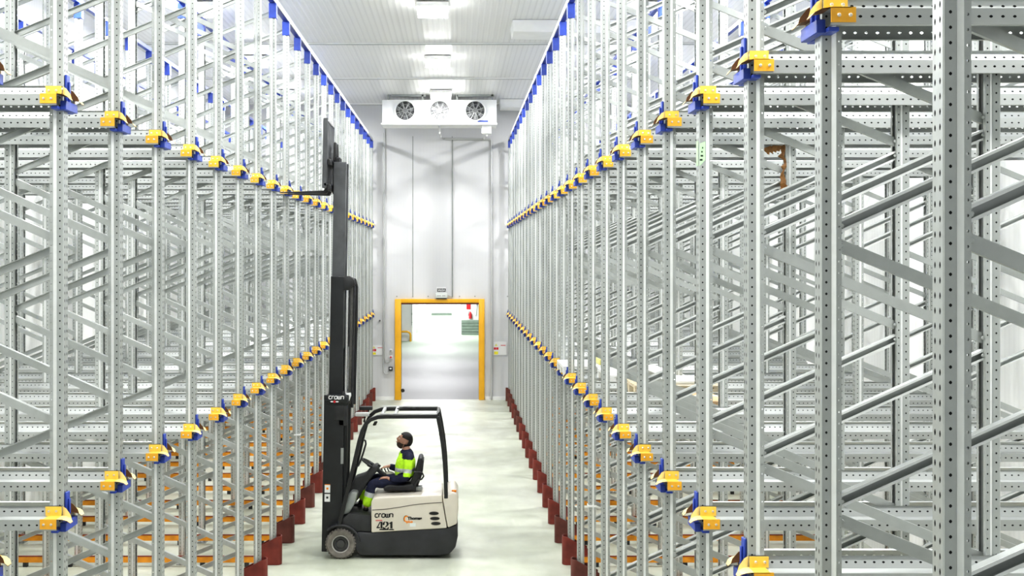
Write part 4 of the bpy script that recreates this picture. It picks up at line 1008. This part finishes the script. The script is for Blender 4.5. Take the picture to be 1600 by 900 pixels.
ex = root('exit_light', (wx(690, YB), YB-0.1, 3.11), 'pale emergency light box mounted above the yellow doorway', 'emergency light')
b = MB(); b.box(wx(680.5, YB), wx(699, YB), YB-0.14, YB-0.001, 3.125, wz(457.5, YB)); part('light_case', b, M['lcd'], ex, bevel=0.02)
b = MB(); b.box(wx(681.5, YB), wx(698, YB), YB-0.145, YB-0.005, 3.102, 3.125); part('light_base', b, M['black_pl'], ex)
b = MB(); b.box(wx(683, YB), wx(689, YB), YB-0.142, YB-0.139, wz(463, YB), wz(461, YB)); b.box(wx(691, YB), wx(696, YB), YB-0.142, YB-0.139, wz(463, YB), wz(461, YB)); part('lens_strip', b, M['pipe'], ex)
es = root('exit_sign', (wx(689.5, YB), YB-0.02, wz(453.5, YB)), 'small black and white SALIDA sign above the emergency light', 'sign')
b = MB(); b.box(wx(682, YB), wx(697, YB), YB-0.02, YB-0.001, wz(457, YB), wz(448.5, YB)); part('board', b, M['sign'], es)
b = MB(); b.box(wx(683, YB), wx(696.5, YB), YB-0.023, YB-0.0205, wz(455.8, YB), wz(450.8, YB)); part('black_panel', b, M['black_text'], es)
text('lettering', 'SALIDA', 0.085, (wx(689.7, YB), YB-0.025, wz(453.3, YB)), M['white_text'], es, 0.002, 0.82)
b = MB(); b.tube([(wx(707, YB), YB-0.03, 8.0), (wx(707, YB), YB-0.03, wz(464, YB)), (wx(700, YB), YB-0.05, wz(462, YB))], 0.013, 6, (0, 1, 0))
part('cable', b, M['galv_dark'], ex)
b = MB(); c = (wx(610.5, YB), YB, wz(576, YB)); b.box(c[0]-0.06, c[0]+0.06, YB-0.07, YB-0.001, c[2]-0.06, c[2]+0.06)
sw = tag(link('switch_box', b.mesh('switch_box', M['black_pl'], bevel=0.008)), 'small black switch box beside the yellow doorway', 'switch')
b = MB(); b.box(c[0]-0.03, c[0]+0.03, YB-0.076, YB-0.070, c[2]-0.015, c[2]+0.03); part('switch_plate', b, M['white'], sw); link('conduit', conduit_b, sw)
for py, m, lab, cat in ((558, 'red', 'red push button on pale box above the black switch box', 'push button'), (548, 'galv_dark', 'small grey knob on the wall above the red push button', 'knob')):
    c = (wx(610.8, YB), YB, wz(py, YB)); b = MB(); b.box(c[0]-0.045, c[0]+0.045, YB-0.035, YB-0.001, c[2]-0.05, c[2]+0.05)
    o = tag(link(cat.replace(' ', '_'), b.mesh('button_box', M['sign'], bevel=0.006)), lab, cat)
    b = MB(); b.lathe([(0.028, -0.036), (0.028, -0.055), (0.0001, -0.058)], c, 'y', 14); part('button', b, M[m], o)
    if m == 'red': link('conduit', conduit_a, o)
b = MB(); c = (wx(593.5, YB), YB, wz(501, YB)); b.lathe([(0.028, -0.001), (0.028, -0.06), (0.0001, -0.062)], c, 'y', 12)
tag(link('wall_sensor', b.mesh('wall_sensor', M['fan_grey'], smooth=True)), 'small dark round sensor high on the wall near the conduit', 'sensor')
b = MB()
for px in (620, 645, 669, 718, 742, 793):
    b.lathe([(0.02, -0.001), (0.02, -0.02), (0.0001, -0.022)], (wx(px, YB), YB, wz(463, YB)), 'y', 8)
o = link('trim_8', b.mesh('trim_8', M['galv_dark'])); o['kind'] = 'structure'

# ---------------------------------------------------------------- things in the hall beyond
b = MB(); zt = 0.52; y = 66.4
b.tube([(-3.3, y, zt), (-2.62, y, zt), (-2.52, y, zt-0.03), (-2.45, y, zt-0.10), (-2.43, y, zt-0.2), (-2.43, y, 0.0)], 0.055, 10, (0, 1, 0))
tag(link('barrier_rail', b.mesh('barrier_rail', M['door_yellow'], smooth=True)), 'yellow bent tube barrier seen through the doorway', 'barrier')
for i in range(5):
    b = MB(); z = i*0.165; b.box(0.28, 1.42, 72.2, 73.2, z+0.022, z+0.160); b.box(0.30, 1.40, 72.22, 73.18, z+0.001, z+0.022)
    o = link('plastic_pallet', b.mesh('plastic_pallet', M['green_grey']))
    tag(o, 'grey green plastic pallet beyond the doorway, %s up its stack' % ordinal(i+1), 'pallet', 'stacked pallets beyond the doorway')
b = MB(); b.box(-1.95, -0.38, 98.0, 98.09, 0.001, 0.16); tag(link('dock_bumper', b.mesh('dock_bumper', M['green_grey'])), 'dark strip at the foot of the far white wall through doorway', 'bumper')
b = MB(); b.box(0.58, 0.82, 73.96, 73.999, 1.40, 1.82); tag(link('fire_sign', b.mesh('fire_sign', M['red'])), 'red sign on the white wall above the fire extinguisher', 'sign')
b = MB(); b.lathe([(0.0001, 0.85), (0.09, 0.86), (0.09, 1.12), (0.05, 1.22), (0.02, 1.24), (0.02, 1.28), (0.0001, 1.28)], (0.80, 73.88, 0), 'z', 14)
fe = tag(link('fire_extinguisher', b.mesh('fire_extinguisher', M['red'], smooth=True)), 'red fire extinguisher on the white wall under a red sign', 'fire extinguisher')
b = MB(); b.box(0.78, 0.83, 73.97, 73.999, 0.95, 1.15); b.tube([(0.80, 73.88, 1.27), (0.70, 73.86, 1.24), (0.69, 73.86, 1.0)], 0.012, 6); part('hose', b, M['black_pl'], fe)
b = MB(); b.tube([(1.20, 73.95, 1.75), (1.19, 73.95, 1.5), (1.16, 73.95, 1.1), (1.13, 73.95, 1.0)], 0.012, 6); b.box(1.17, 1.23, 73.93, 73.99, 1.62, 1.78)
tag(link('wall_phone', b.mesh('wall_phone', M['fan_grey'])), 'small dark handset with hanging cord beside the red sign', 'phone')
b = MB(); b.tube([(-2.36, 66.5, HZ), (-2.36, 66.5, 0.85)], 0.012, 6, (0, 1, 0))
for z in (1.48, 1.42, 1.0): b.lathe([(0.0001, -0.05), (0.035, 0), (0.0001, 0.05)], (-2.36, 66.5, z), 'z', 8)
tag(link('pull_cord', b.mesh('pull_cord', M['galv_dark'])), 'thin hanging pull cord with knobs seen through the doorway', 'pull cord')
for y in (44, 52, 60, 70, 82, 93):
    l = bpy.data.lights.new('hall_panel', 'AREA'); l.shape = 'RECTANGLE'; l.size = 1.6; l.size_y = 2.5; l.energy = 215 if y < 66 else 300
    lo = bpy.data.objects.new('hall_panel', l); COL.objects.link(lo); lo.location = (-1.0, y, HZ-0.03)
# ---------------------------------------------------------------- light, camera, look
w = bpy.data.worlds.new('world'); SC.world = w; w.use_nodes = True
w.node_tree.nodes['Background'].inputs[0].default_value = (0.95, 0.98, 1.0, 1); w.node_tree.nodes['Background'].inputs[1].default_value = 0.35
cam = bpy.data.cameras.new('camera'); co = bpy.data.objects.new('camera', cam); COL.objects.link(co)
co.location = (0, 0, EYE); co.rotation_euler = (PI/2, 0, 0)
cam.sensor_width = 36; cam.lens = FPX/1600*36; cam.shift_x = (800-VX)/1600; cam.shift_y = -(450-VY)/1600
cam.clip_start = 0.05; cam.clip_end = 200
SC.camera = co
SC.view_settings.view_transform = 'Standard'
SC.view_settings.exposure = 0.36
SC.view_settings.look = 'Medium High Contrast'
SC.cycles.max_bounces = 8; SC.cycles.diffuse_bounces = 4
